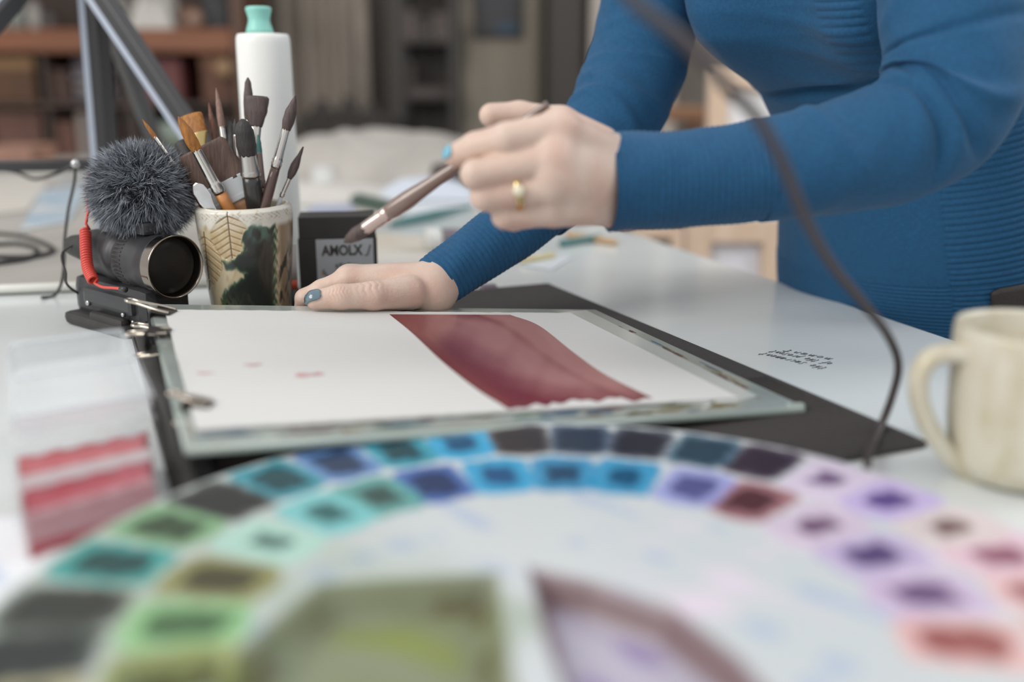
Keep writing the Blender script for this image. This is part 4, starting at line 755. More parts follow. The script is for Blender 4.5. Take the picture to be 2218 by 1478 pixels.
F_ = np.stack([(np.arange(len(zs) - 1)[:, None] * ns + a) for a in (np.arange(ns)[None], (np.arange(ns)[None] + 1) % ns)], -1); Fq = np.concatenate([F_, F_[..., ::-1] + ns], -1).reshape(-1, 4)
sw = MB().add(V.reshape(-1, 3), Fq.tolist())
def sleeve(arm_px, folds, n=260, seg=72):
    pts = catmull([D(x, y, Y) for x, y, Y, _ in arm_px], n); r = np.interp(np.linspace(0, 1, n), np.linspace(0, 1, len(arm_px)), [w / 2156 * Y for _, _, Y, w in arm_px])
    k = np.ones(9) / 9; r = np.convolve(np.pad(r, 4, mode='edge'), k, 'valid'); return pts, r
LS = [(1316, 396, .745, 104), (1480, 388, .752, 103), (1640, 370, .760, 106), (1800, 345, .768, 116), (1930, 308, .776, 128), (2030, 248, .785, 138), (2072, 150, .795, 146), (2072, 20, .815, 150), (2062, -120, .85, 150), (2040, -320, .915, 150)]
RS = [(924, 625, .905, 57), (1000, 573, .925, 62), (1132, 475, .965, 72), (1225, 390, 1.0, 84), (1312, 285, 1.03, 97), (1375, 150, 1.08, 102), (1410, 0, 1.10, 100), (1425, -140, 1.12, 98), (1470, -270, 1.12, 100), (1560, -360, 1.09, 105), (1650, -400, 1.06, 100)]
cuffs = []
for key, S, cuff_len, fold in (('l', LS, .118, [(.232, -.0060), (.252, .0050), (.268, -.0085), (.295, .0055), (.325, -.0045), (.352, .0048), (.375, -.003), (.24, .003), (.42, .0025), (.17, .002)]), ('r', RS, .150, [(.225, .0035), (.25, .0042), (.275, -.003), (.30, .0036), (.335, .003), (.38, .002)])):
    pts, r = sleeve(S, None); s_ = np.concatenate([[0], np.cumsum(np.linalg.norm(np.diff(pts, axis=0), axis=1))]); ic = int(np.searchsorted(s_, cuff_len))
    fold_ = fold
    def dsp(s, p, fold_=fold_, cl=cuff_len, key=key):
        d = 0
        for i, (c_, a_) in enumerate(fold_):
            cc_ = c_ + (.016 if a_ > 0 else .007) * np.sin(p + i * 1.3) + .004 * np.sin(2 * p + i); d = d + a_ * sstep(-.25, .75, np.cos(p - .75)) * np.exp(-((s + cl - cc_) / (.0065 if a_ > 0 else .0042)) ** 2) * (.75 + .25 * np.sin(p * 1 + i * 2.2))
        return d + .0014 * vnoise(s * 40, p * 1.5, 3)
    sw.add(*tube(pts[ic - 2:], r[ic - 2:] + .0012, 72, disp=dsp))
    pc_ = catmull(pts[:ic + 1], 300); rc_ = np.interp(np.linspace(0, 1, 300), np.linspace(0, 1, ic + 1), r[:ic + 1])
    pd2 = .0052 if key == 'r' else .0048
    am2 = .0010 if key == 'r' else .0008
    V, f = tube(pc_, rc_, 72, disp=lambda s, p, a=am2, q=pd2: a * (np.abs(np.cos(math.pi * s / q)) ** .6 - .5) + .0012 * vnoise(s * 30, p * 1.4, 5) + 0 * p, caps=False)
    V2_, f2 = tube(pc_[:40], rc_[:40] - .0022, 72, caps=False); n0 = len(V); f = f + [[n0 + a for a in q][::-1] for q in f2] + [[j, n0 + j, n0 + (j + 1) % 72, (j + 1) % 72] for j in range(72)]
    cuffs.append((np.vstack([V, V2_]), f))
swo = sw.obj('sweater', m_knit, per)
for V, f in cuffs: mesh('ribbed_cuff', V, f, m_knit, swo)
# leather tab with a buckle at the waist
def tp_(u, w, o_): return tors(u, w, .0065 + o_)
us = np.radians(np.linspace(36, -2, 24)); V = []; ff = []
for i, u in enumerate(us):
    for j in range(6):
        r_ = (j / 5 - .5); e_ = 1 - .25 * max(0, 1 - i / 2.) ; V.append(tp_(u, .040 + r_ * .030 * e_ - .02 * (u - .45) * 0, .0012))
        V.append(tp_(u, .040 + r_ * .030 * e_, -.0012))
for i in range(23):
    for j in range(5):
        a = (i * 6 + j) * 2; b = (i * 6 + j + 1) * 2; c2 = ((i + 1) * 6 + j + 1) * 2; d2 = ((i + 1) * 6 + j) * 2; ff += [[a, b, c2, d2], [a + 1, d2 + 1, c2 + 1, b + 1]]
    a, d2 = i * 12, (i + 1) * 12; ff += [[a, d2, d2 + 1, a + 1], [a + 10, a + 11, d2 + 11, d2 + 10]]
ff += [[0, 1, 3, 2], [2, 3, 5, 4], [4, 5, 7, 6], [6, 7, 9, 8], [8, 9, 11, 10]]
tab = mesh('leather_tab', V, ff, M('dark_leather', (58, 52, 50), .5, bump=.3, bs=500), swo)
bk = [tp_(R(a), .040 + z, .003) for a, z in ((20, -.012), (20, .012), (9, .012), (9, -.012), (20, -.012))]; mb = MB()
for a, b in zip(bk[:-1], bk[1:]): mb.add(*tube([a, b], .0011, 8))
mesh_b = mb.obj('buckle', m_steel, swo)
# trousers and shoes
tr = MB(); V = tors(np.linspace(0, 2 * math.pi, 48, endpoint=False)[None], np.linspace(-.20, -.08, 8)[:, None], .001).reshape(-1, 3); tr.add(V, [[i * 48 + j, i * 48 + (j + 1) % 48, (i + 1) * 48 + (j + 1) % 48, (i + 1) * 48 + j] for i in range(7) for j in range(48)] + [list(range(48))[::-1]])
for sgn in (-1, 1):
    hx = np.array([.5, 1.155, -.16]) + np.array([.44, -.9, 0]) * .085 * sgn; tr.add(*tube(catmull([hx, hx + [.01, .0, -.26], hx + [.04, .01, -.52]], 30), np.linspace(.092, .052, 30), 32))
tr.obj('trousers', M('dark_denim', (52, 58, 72), .8, bump=.3, bs=700), per)
for sgn in (-1, 1):
    c = np.array([.54, 1.165, FL]) + np.array([.44, -.9, 0]) * .085 * sgn; V, f = tube(catmull([c + [.07, .03, .035], c + [.0, 0, .04], c + [-.10, -.05, .03], c + [-.17, -.08, .02]], 20), np.interp(np.linspace(0, 1, 20), [0, .1, .4, .8, 1], [.02, .036, .042, .036, .012]), 20, ref=(0, 0, 1), sx=.8); V[:, 2] = np.maximum(V[:, 2], FL + .001); mesh('shoe', V, f, m_black2, per)
# nails, ring
def nail(f, tip, nrm, axis, L_, W_, mt, label):
    nrm, axis = unit(nrm), unit(axis); axis = unit(axis - nrm * axis.dot(nrm)); wv_ = np.cross(nrm, axis); V = []; n_, m_ = 12, 13
    for i in range(n_):
        for j in range(m_):
            u = i / (n_ - 1) * 2 - 1; v = j / (m_ - 1) * 2 - 1; hw_ = W_ * (1 - .12 * (u > 0) * u ** 2) * (1 - .25 * max(0, -u) ** 3) * (1 - .35 * max(0, abs(u) - .8) / .2); p0 = tip + axis * u * L_ + wv_ * v * hw_ + nrm * .02
            t_ = np.arange(0, .04, .0004); d_ = f(p0[None] - nrm[None] * t_[:, None]); k_ = np.argmax(d_ < 0) if (d_ < 0).any() else 50; V.append(p0 - nrm * (t_[k_] - .0009))
    o = mesh('fingernail', V, [[i * m_ + j, (i + 1) * m_ + j, (i + 1) * m_ + j + 1, i * m_ + j + 1] for i in range(n_ - 1) for j in range(m_ - 1)], mt, per, label=label); o.modifiers.new('thickness', 'SOLIDIFY').thickness = .0012
    o.modifiers['thickness'].offset = 0
tc_ = D(680, 647, .834 + k) if not isinstance(k, np.ndarray) else D(680, 647, .846)
nail(fr2, D(680, 648, .842), (-.05, -.80, .62), r_th[3][0] - r_th[2][0], .0078, .0054, M('slate_nail', (92, 114, 124), .12, coat=1), 'glossy slate blue thumbnail')
nail(fl_, D(982, 335, .706), (-.62, -.62, .30), l_fin[0][2][0] - l_fin[0][1][0], .0052, .0046, M('sky_nail', (112, 178, 198), .15, coat=1), 'light blue fingernail')
a, b = l_mcp[2][0], l_fin[2][0][0]; u = unit(b - a); c = a + (b - a) * .52; t_ = np.linspace(0, 2 * math.pi, 40); x = unit(np.cross(u, [0, 0, 1])); y = np.cross(u, x)
V, f = tube([c + (x * math.cos(q) + y * math.sin(q)) * .0122 for q in t_], .0011, 10, ref=u, sx=2.3); mesh('ring', V, f, M('gold', (222, 196, 140), .2, 1), per, label='gold ring on the ring finger')
V, f = lathe([(.001, 0), (.0036, 0), (.0042, .0012), (.003, .0026), (.001, .003)], 20); c3 = c + unit(np.array([.0, -1., .15]) - u * np.array([.0, -1., .15]).dot(u)) * .0118; nz_ = unit(np.array([0, -1., .15])); V = V @ np.array([unit(np.cross(nz_, [0, 0, 1])), [0, 0, 1], nz_]) + c3; mesh('ring_setting', V, f, M('pearl', (236, 226, 200), .2, coat=.6), per)
# the brush in her hand
tip, b = D(745, 526, .775), D(1190, 224, .742)
Lr = np.linalg.norm(b - tip); u = (b - tip) / Lr; hb = thing('held_paintbrush', tip, 'large round brush with brown glossy handle held in the painting hand', 'brush')
ss = np.linspace(0, 1, 20); l0, l1 = .105 * Lr, .125 * Lr
V, f = tube([tip + u * q * (l0 + .002) for q in ss], np.interp(ss, [0, .2, .55, 1], [.0004, .0036, .0058, .0052]), 20, disp=lambda s, p: .0002 * np.sin(p * 8)); mesh('bristles', V, f, m_squir, hb)
V, f = tube([tip + u * (l0 + q * l1) for q in ss], np.interp(ss, [0, .8, .86, 1], [.0052, .0058, .0062, .0060]), 20); mesh('ferrule', V, f, M('rose_ferrule', (206, 186, 178), .22, 1), hb)
V, f = tube([tip + u * (l0 + l1 - .001 + q * (Lr - l0 - l1)) for q in np.linspace(0, 1, 40)], np.interp(np.linspace(0, 1, 40), [0, .05, .12, .28, .45, 1], [.0058, .0066, .0070, .0054, .0040, .0030]), 18); mesh('handle', V, f, M('glossy_brown', (126, 104, 94), .18, coat=.8), hb)

# ---------------------------------------------------------------- things lying on the far part of the table
def sheet(name, px, z, mt, label, cat, th=.001, group=None):
    V, f = slab(ccw([P(*q, z) for q in px]), th); return tag(mesh(name, V, f, mt, None, False), label, cat, group)
sb = [P(-420, 632, .012), P(462, 600, .012), P(640, 415, .012), P(-420, 425, .012)]
V, f = slab(ccw(sb), .0115); o = mesh('drawing_board', V, f, M('grey_board', (184, 180, 172), .5, c2=(176, 171, 163), ns=6), None, False); o.modifiers.new('bevel', 'BEVEL').width = .002
tag(o, 'large grey drawing board with pale edge lying behind the video camera', 'board')
V, f = tube([sb[0] + [0, -.001, -.005], sb[1] + [0, -.001, -.005]], .0052, 8); o2 = mesh('edge_strip', V, f, M('pale_edge', (222, 222, 214), .5), None); o2.parent = o; o2.location = Vector(WORLD[o2.name] - WORLD[o.name])
sheet('blue_print', ((42, 500), (150, 480), (192, 405), (92, 408)), .0142, M('blue_print', (150, 176, 196), .5, c2=(206, 208, 206), ns=9), 'sheet with pale blue painting lying on the grey drawing board', 'sheet')
sheet('paper_sheet', ((-60, 470), (60, 455), (110, 385), (-60, 392)), .0142, M('cream_paper', (206, 200, 190), .6), 'cream paper sheet at the far left under the stand', 'sheet')
for q, lab in (([(-20, 505), (50, 512), (105, 532), (112, 545), (70, 556), (-20, 556)], 'thick dark cable looping in from the left edge on the grey board'), ([(-20, 530), (40, 528), (80, 540), (60, 560), (-20, 572)], 'second dark cable loop just nearer on the grey board')):
    V, f = tube(catmull([P(x, y, .0152) for x, y in q], 50), .0028, 8); tag(mesh('cable', V, f, m_black2, None), lab, 'cable', 'cables on the grey board')
def heap(name, cx, cy, rx, ry, hgt, mt, label, cat, seed, n=44, yaw=0., z0=.001):
    g = np.linspace(-1, 1, n); a, b = np.meshgrid(g, g, indexing='ij'); rr = np.hypot(a, b); k = np.maximum(1, 0 * rr); ms = sstep(1.05, .25, np.maximum(np.abs(a) ** 1.2, np.abs(b) ** 1.2))
    h = hgt * ms * (.72 + .22 * vnoise(a * 1.5 + seed, b * 1.4 + seed, seed) + .10 * np.abs(vnoise(a * 4 + b, b * 4 - a, seed)) + .03 * vnoise(a * 11, b * 11, seed)); c, s = math.cos(yaw), math.sin(yaw); wob = 1 + .12 * vnoise(np.arctan2(a, b) * 2, rr, seed)
    x = cx + (a * rx * c - b * ry * s) * wob; y = cy + (a * rx * s + b * ry * c) * wob
    o = mesh(name, np.stack([x, y, z0 + np.maximum(h, 0)], -1).reshape(-1, 3), [[i * n + j, (i + 1) * n + j, (i + 1) * n + j + 1, i * n + j + 1] for i in range(n - 1) for j in range(n - 1)], mt, None); o.modifiers.new('thickness', 'SOLIDIFY').thickness = .002
    o.modifiers['thickness'].offset = 1
    return tag(o, label, cat)
c = P(830, 388); heap('crumpled_cloth', c[0], c[1] + .12, .36, .34, .13, M('grey_cloth', (188, 182, 174), .85, c2=(170, 164, 156), ns=6), 'crumpled pale grey cloth heaped at the far end of the table', 'cloth', 1.3)
c = P(700, 432); heap('rumpled_paper', c[0], c[1], .16, .12, .035, M('pale_paper', (206, 202, 194), .7), 'rumpled pale paper lying to the right of the white bottle', 'paper', 4.1)
c = P(930, 425); heap('white_tissue', c[0], c[1], .115, .10, .045, M('blue_white', (206, 212, 222), .7), 'bluish white crumpled tissue behind the held brush', 'tissue', 2.2)
sheet('paper_sheet', ((655, 470), (850, 482), (905, 420), (705, 405)), .003, M('cream_paper'), 'cream sheet lying behind the ink carton', 'sheet')
sheet('paper_sheet', ((640, 600), (1010, 600), (1010, 520), (800, 500)), .002, M('tan_paper', (196, 186, 170), .6, c2=(206, 202, 194), ns=5), 'tan stained sheet under the wrist on the table', 'sheet')
sheet('pink_sheet', ((660, 462), (760, 470), (775, 440), (690, 432)), .0045, M('lilac', (190, 186, 198), .6, c2=(160, 172, 196), ns=12), 'small lilac tinted sheet just behind the ink carton', 'sheet')
def rod(name, a, b, r, mt, label, cat, prof=None, seg=14):
    n = 24; s = np.linspace(0, 1, n); rr = r * np.interp(s, *(prof or ([0, .02, .98, 1], [.7, 1, 1, .7]))); V, f = tube([a * (1 - k) + b * k for k in s], rr, seg, ref=(0, 0, 1)); return tag(mesh(name, V, f, mt, None), label, cat)
rod('green_tube', P(765, 432, .012), P(860, 455, .010), .0145, M('dark_green', (70, 92, 80), .4), 'dark green paint tube lying behind the ink carton', 'paint tube', ([0, .08, .1, .8, 1], [.5, .5, 1, 1, .35]))
rod('teal_paintbrush', P(848, 486, .009), P(1022, 448, .009), .0085, M('teal_handle'), 'long teal brush handle lying on the papers behind the held brush', 'brush', ([0, .1, .5, 1], [.5, .8, 1, .4]))
bw = thing('paint_bottle', P(935, 528, .0), 'small white topped dark bottle on its side above the ribbed cuff', 'bottle')
a = P(922, 520, .017); b_ = a + np.array([.036, .012, 0]); V, f = tube([a, a + (b_ - a) * .55], .0165, 24, ref=(0, 0, 1)); mesh('white_cap', V, f, m_white, bw); V, f = tube([a + (b_ - a) * .5, b_, b_ + [.022, .006, 0]], [.0150, .0150, .012], 24, ref=(0, 0, 1)); mesh('bottle_body', V, f, M('lilac_bottle', (120, 108, 116), .3), bw)
c = P(700, 402, .0); jr = thing('small_jar', c, 'small squat white jar on the far papers beside the bottle', 'jar'); V, f = lathe([(.001, 0), (.024, 0), (.026, .004), (.026, .034), (.001, .034)], 28, c); mesh('jar_body', V, f, m_white, jr); V, f = lathe([(.001, .034), (.022, .034), (.022, .044), (.001, .044)], 28, c); mesh('lid', V, f, m_white, jr)
rod('dark_bundle', P(940, 392, .03), P(1010, 372, .05), .034, M('dark_cloth', (84, 74, 72), .8, c2=(70, 62, 60), ns=12), 'dark rolled cloth at the far end behind the hand', 'cloth', ([0, .1, .5, .9, 1], [.6, 1, .9, 1, .6]))
rod('teal_pencil', P(1214, 528, .006), P(1300, 514, .006), .0056, M('teal_handle'), 'short teal pencil near the far edge of the table', 'pencil')
rod('wooden_pencil', P(1228, 508, .005), P(1335, 526, .005), .0048, M('tan_wood', (196, 160, 118), .5), 'plain wooden pencil beside the teal pencil', 'pencil')
rod('yellow_pencil', P(1130, 566, .005), P(1200, 553, .005), .0042, M('straw', (206, 190, 140), .5), 'yellowish pencil lying near the ribbed cuff', 'pencil')
sheet('white_card', ((1130, 575), (1195, 585), (1240, 556), (1165, 548)), .002, M('card_white', (208, 212, 216), .5), 'white card lying beyond the ribbed cuff', 'card')
rod('grey_pebble', P(1040, 628, .004), P(1075, 626, .004), .0065, M('lilac_bottle'), 'small mauve eraser on the table just behind the board', 'eraser', ([0, .1, .9, 1], [.7, 1, 1, .7]))

# ---------------------------------------------------------------- background: bookcase on the left
BY0 = 3.75
def wx(px, Y=BY0): return D(px, 300, Y)[0]
def wz(py, Y=BY0): return D(1109, py, Y)[2]
def rect(name, x0, y0, x1, y1, Y, dep, mt, parent=None, bevel=.006, **k):
    X0, X1, Z0, Z1 = wx(x0, Y), wx(x1, Y), wz(y1, Y), wz(y0, Y); V, f = boxg(((X0 + X1) / 2, Y + dep / 2, (Z0 + Z1) / 2), (abs(X1 - X0), dep, abs(Z1 - Z0)), None, bevel); return mesh(name, V, f, mt, parent, False, **k)
m_case = M('orange_brown_wood', (146, 92, 62), .5, c2=(124, 78, 54), ns=3, stretch=(1, 8, 8)); m_in = M('dark_wood', (72, 62, 56), .6, c2=(84, 66, 56), ns=3)
bk_ = thing('bookcase', (wx(180), BY0 + .2, FL), 'orange brown wooden bookcase full of boxes and books along the back wall', 'bookcase')
zt1, zt0 = wz(64), wz(114)
for n_, x0, x1 in (('side_panel', -420, -395), ('side_panel', 515, 540), ('upright', 96, 108), ('upright', 268, 290)):
    V, f = boxg(((wx(x0) + wx(x1)) / 2, BY0 + .20, (FL + 1.55) / 2 if n_ == 'side_panel' else (FL + zt0) / 2), (wx(x1) - wx(x0), .38 if n_ == 'side_panel' else .34, 1.55 - FL if n_ == 'side_panel' else zt0 - FL), None, .004); mesh(n_, V, f, M('side_wood', (98, 70, 54), .5) if n_ == 'side_panel' else m_in, bk_, False)
rect('shelf', -395, 62, 515, 72, BY0, .38, m_case, bk_); rect('shelf_apron', -395, 72, 515, 114, BY0, .03, m_case, bk_)
for yy in (222, 345, 470, 600): rect('shelf', -395, yy, 515, yy + 12, BY0 + .02, .35, m_in, bk_)
rect('shelf', -395, -190, 515, -175, BY0 + .02, .35, m_case, bk_)
V, f = boxg(((wx(-420) + wx(540)) / 2, BY0 + .395, (FL + 1.55) / 2), (wx(540) - wx(-420), .012, 1.55 - FL), None, .002); mesh('back_panel', V, f, m_in, bk_, False)
SHELF_Z = [wz(62)] + [wz(q, BY0 + .02) for q in (222, 345)] + [wz(q, 4.01) for q in (88, 210, 335)] + [wz(q, 4.06) for q in (52, 175)]
def seat(z):
    q = min(SHELF_Z, key=lambda k_: abs(k_ - z)); return q + .0012 if abs(q - z) < .02 else z
def bx(x0, y0, x1, y1, c, label, cat, dep=.22, Y=BY0 + .06, group='boxes in the bookcase', name='storage_box', lidc=None):
    if lidc is None and cat == 'book': V, f = boxg(((wx(x0, Y) + wx(x1, Y)) / 2, Y + dep / 2, (seat(wz(y1, Y)) + wz(y0, Y)) / 2), (wx(x1, Y) - wx(x0, Y), dep, wz(y0, Y) - seat(wz(y1, Y))), None, .003); o = mesh(name, V, f, M('c_%d_%d_%d' % c, c, .6), None, False); return tag(o, label, cat, group)
    X0, X1, Z0, Z1 = wx(x0, Y), wx(x1, Y), seat(wz(y1, Y)), wz(y0, Y); t = thing(name, ((X0 + X1) / 2, Y + dep / 2, Z0), label, cat, group); m1 = M('c_%d_%d_%d' % c, c, .6, c2=tuple(int(v * .88) for v in c), ns=6)
    zz = Z0 + (Z1 - Z0) * .72; V, f = boxg(((X0 + X1) / 2, Y + dep / 2, (Z0 + zz) / 2), (X1 - X0, dep, zz - Z0), None, .005); mesh('box_body', V, f, m1, t, False)
    V, f = boxg(((X0 + X1) / 2, Y + dep / 2, (zz + Z1) / 2), ((X1 - X0) * 1.02, dep * 1.02, Z1 - zz), None, .005); mesh('lid', V, f, M('c_%d_%d_%d' % (lidc or c), lidc or c, .6), t, False); return t
bx(-20, 122, 90, 221, (110, 76, 52), 'wooden box with tan lid on the bookcase’s upper compartment, far left'.replace('’s', ''), 'box', lidc=(158, 122, 84))
bx(112, 150, 166, 221, (92, 66, 56), 'dark brown box behind the stand’s upright leg'.replace('’s', ''), 'box')
bx(-10, 240, 94, 344, (124, 88, 74), 'wide reddish brown box on the second shelf, far left', 'box')
bx(112, 262, 165, 344, (130, 92, 78), 'narrow reddish brown box left of the stacked books', 'box')
bx(300, 128, 402, 221, (132, 76, 74), 'dusty red box in the middle compartment behind the slanting leg', 'box')
bx(446, 118, 514, 221, (118, 78, 58), 'brown box with tan knob beside the bottle', 'box', lidc=(132, 92, 66))
V, f = lathe([(.001, -.03), (.03, -.03), (.036, 0), (.03, .03), (.001, .03)], 20); cc = D(487, 148, BY0 + .045); V = V[:, [0, 2, 1]] + cc; o = mesh('knob', V, f, M('tan_knob', (164, 132, 98), .5), None)
tag(o, 'round tan wooden disc leaning on the brown box beside the bottle', 'disc')
for i, (y0, y1, x0, x1, c) in enumerate(((200, 221, 172, 262, (92, 86, 92)), (182, 199, 176, 258, (146, 138, 134)), (160, 181, 172, 256, (134, 130, 132)), (142, 159, 178, 262, (108, 96, 100)), (126, 141, 174, 250, (90, 78, 80)))):
    bx(x0, y0, x1, y1, c, ('bottom dark grey book of the flat upper stack', 'second book from the bottom of the upper stack, pale grey', 'middle book of the upper stack, mid grey', 'mauve grey book second from the top of the upper stack', 'top dark mauve book of the upper stack')[i], 'book', .2, BY0 + .06, 'books stacked flat in the bookcase', 'book')
for i, (x0, x1, y0, c) in enumerate(((170, 188, 242, (166, 152, 142)), (190, 206, 250, (96, 92, 104)), (208, 226, 246, (92, 96, 112)), (228, 240, 252, (150, 142, 140)), (242, 258, 244, (84, 66, 62)))):
    bx(x0, y0, x1, 344, c, ('first upright book on the second shelf, beige spine', 'second upright book, dark grey spine, beside the beige one', 'third upright book, slate blue spine, on the second shelf', 'thin upright book with pale grey spine on the second shelf', 'fifth upright book, dark brown spine, right end of row')[i], 'book', .2, BY0 + .06, 'upright books on the second shelf', 'book')
def jar(x0, y0, x1, y1, c, capc, label, cat='jar', Y=BY0 + .14, grp='jars and pots on the bookcase'):
    r = abs(wx(x1, Y) - wx(x0, Y)) / 2; X_ = (wx(x0, Y) + wx(x1, Y)) / 2; Z0, Z1 = seat(wz(y1, Y)), wz(y0, Y); h = Z1 - Z0; t = thing('jar', (X_, Y, Z0), label, cat, grp)
    V, f = lathe([(.001, 0), (r * .9, 0), (r, h * .05), (r, h * .68), (r * .8, h * .78), (.001, h * .78)], 24, (X_, Y, Z0)); mesh('jar_body', V, f, M('j_%d_%d_%d' % c, c, .35), t); V, f = lathe([(.001, h * .78), (r * .82, h * .78), (r * .82, h), (.001, h)], 24, (X_, Y, Z0)); mesh('lid', V, f, M('j_%d_%d_%d' % capc, capc, .5), t)
TOP = 62
jar(-12, -30, 22, TOP, (150, 156, 138), (120, 124, 112), 'grey green jar at the left end of the bookcase top'); jar(26, -20, 46, TOP, (200, 200, 190), (120, 156, 148), 'white jar with green lid beside the grey green jar')
jar(52, -10, 84, TOP, (146, 150, 142), (160, 180, 170), 'grey jar with pale green lid behind the left stand leg'); jar(92, 0, 118, TOP, (176, 172, 164), (150, 144, 138), 'pale beige pot between the stand legs')
jar(122, 22, 150, TOP, (86, 78, 74), (70, 66, 62), 'short dark jar just left of the upright leg'); jar(262, -10, 300, TOP, (172, 172, 166), (156, 152, 146), 'pale grey jar right of the stand top')
jar(304, -14, 332, TOP, (150, 144, 136), (120, 112, 104), 'beige grey jar next to the white cloth on the bookcase')
c = D(350, TOP, BY0 + .16); heap('folded_cloth', c[0], c[1], .085, .11, .16, M('white_linen', (204, 200, 192), .8), 'bundled white cloth on the bookcase top, left of the bottle', 'cloth', 3.3, z0=wz(62) + .001)
bx(408, 14, 452, TOP, (122, 84, 60), 'small brown wooden box on the bookcase top beside the bottle', 'box'); bx(462, -30, 512, TOP, (64, 64, 66), 'dark blue grey box at the right end of the bookcase top', 'box')
c = D(424, 62, BY0 + .02); V, f = lathe([(.032 * math.sin(math.pi * k_ / 12) + 1e-5, .032 - .032 * math.cos(math.pi * k_ / 12)) for k_ in range(13)], 24, (c[0], c[1] + .0, wz(62) + .0005)); tag(mesh('wooden_ball', V, f, M('rose_wood', (152, 122, 106), .5), None), 'dusty rose wooden ball in front of the small brown box', 'ball')
bw2 = thing('bowl', (wx(365), BY0 + .15, wz(344)), 'pale green bowl on the second shelf behind the golden brush', 'bowl'); V, f = lathe([(.001, 0), (.04, 0), (.085, .06), (.098, .13), (.094, .13), (.08, .062), (.038, .006), (.001, .006)], 32, (wx(365), BY0 + .15, wz(344) + .0005)); mesh('bowl_body', V, f, M('pale_green', (160, 172, 158), .4), bw2)
bx(300, 296, 318, 344, (90, 80, 76), 'small dark box left of the pale green bowl', 'box'); bx(420, 250, 512, 344, (84, 64, 56), 'dark brown box on the second shelf behind the cup', 'box')
# low orange box on the far table end
t = bx(-40, 318, 62, 352, (176, 132, 112), 'salmon coloured box on the far end of the table at the left', 'box', .16, 2.7, None); 
for ch in [t]: pass
zlow = WORLD[t.name][2]
for o_ in [o_ for o_ in bpy.data.objects if o_.parent == t]: o_.scale = (1, 1, 1)
V, f = boxg((wx(10, 2.7), 2.78, zlow / 2), (.26, .15, zlow - .002), None, .004); mesh('plinth', V, f, M('beige_card', (176, 164, 146), .6), t, False)

# ---------------------------------------------------------------- background: curtain, rack, door, column, picture
g = np.linspace(0, 1, 140); zz = np.array([FL + .02, -.2, .4, 1.0, 1.9]); x0, x1 = wx(545, 4.25), wx(802, 4.25); V = np.array([[x0 + (x1 - x0) * a, 4.25 + .035 * math.sin(a * 34 + .8 * math.sin(z * 2)) + .012 * math.sin(a * 71), z] for z in zz for a in g])
o = mesh('curtain', V, [[i * 140 + j, i * 140 + j + 1, (i + 1) * 140 + j + 1, (i + 1) * 140 + j] for i in range(4) for j in range(139)], M('taupe_cloth', (182, 170, 158), .85, c2=(160, 150, 138), ns=3), None); o.modifiers.new('thickness', 'SOLIDIFY').thickness = .004; tag(o, 'taupe curtain hanging behind the white bottle', 'curtain')
ch_ = thing('dark_chest', (wx(740, 4.0), 4.05, FL), 'low dark chest with jagged dark things on it beneath the curtain', 'chest'); rect('chest_body', 650, 262, 856, 800, 3.95, .22, M('near_black', (62, 58, 54), .7), ch_); rect('chest_top', 644, 252, 858, 264, 3.94, .24, M('near_black2', (68, 63, 58), .6), ch_)
V, f = boxg(((wx(650, 3.95) + wx(856, 3.95)) / 2, 4.06, FL + .05), (.42, .2, .1), None, .004); mesh('plinth', V, f, m_in, ch_, False)
for i, (x, y, w) in enumerate(((700, 214, 26), (756, 206, 22), (808, 224, 24))):
    X_ = wx(x, 4.05); z0 = wz(252, 4.05) ; h = wz(y, 4.05) - z0; r = w / 2156 * 4.05; V, f = lathe([(.001, 0), (r, 0), (r * 1.05, h * .3), (r * .5, h * .6), (r * .45, h * .9), (.001, h)], 18, (X_, 4.06, z0)); tag(mesh('dark_bottle', V, f, M('near_black'), None), ('squat dark bottle on the chest, left of three', 'dark bottle with thin neck on the chest, middle of three', 'dark bottle on the chest nearest the metal rack')[i], 'bottle', 'bottles on the dark chest')
rk = thing('storage_rack', (wx(918, 4.2), 4.2, FL), 'dark metal storage rack standing between curtain and olive door', 'rack'); m_rk = M('rack_dark', (62, 58, 54), .5)
for x in (868, 985): 
    for Y_ in (4.02, 4.30): 
        V, f = boxg((wx(x, 4.02), Y_, (FL + 1.9) / 2), (.035, .03, 1.9 - FL), None, .003); mesh('post', V, f, m_rk, rk, False)
for yy in (-60, 88, 210, 335, 470, 600): rect('rack_shelf', 866, yy, 987, yy + 8, 4.01, .30, m_rk, rk)
V, f = boxg((wx(926, 4.32), 4.33, (FL + 1.9) / 2), (wx(987, 4.3) - wx(866, 4.3), .01, 1.9 - FL), None, .001); mesh('rack_back', V, f, M('rack_back', (74, 68, 63), .7), rk, False)
for i, (x0_, y0_, x1_, y1_, c, lab) in enumerate(((874, 22, 904, 87, (128, 114, 110), 'pinkish grey box on the rack top shelf, left one'), (908, 40, 940, 87, (82, 76, 72), 'dark box on the rack top shelf, middle one'), (944, 28, 978, 87, (116, 104, 98), 'taupe box on the rack top shelf, right one'), (876, 190, 976, 209, (108, 96, 94), 'flat mauve grey box on the second rack shelf'), (880, 134, 900, 189, (90, 82, 78), 'narrow grey box standing on the flat mauve box'), (880, 300, 976, 334, (86, 78, 74), 'low dark taupe box on the third rack shelf'))):
    bx(x0_, y0_, x1_, y1_, c, lab, 'box', .2, 4.06, 'boxes on the metal rack')
dr = thing('cupboard_door', (wx(1085, 4.3), 4.36, FL), 'tall olive grey cupboard with plain door behind the painting hand', 'cupboard'); m_ol = M('olive_grey', (158, 148, 132), .6, c2=(150, 140, 124), ns=2)
V, f = boxg((wx(1085, 4.3), 4.37, (FL + 1.8) / 2), (wx(1172, 4.3) - wx(998, 4.3), .13, 1.8 - FL), None, .005); mesh('cupboard_body', V, f, m_ol, dr, False)
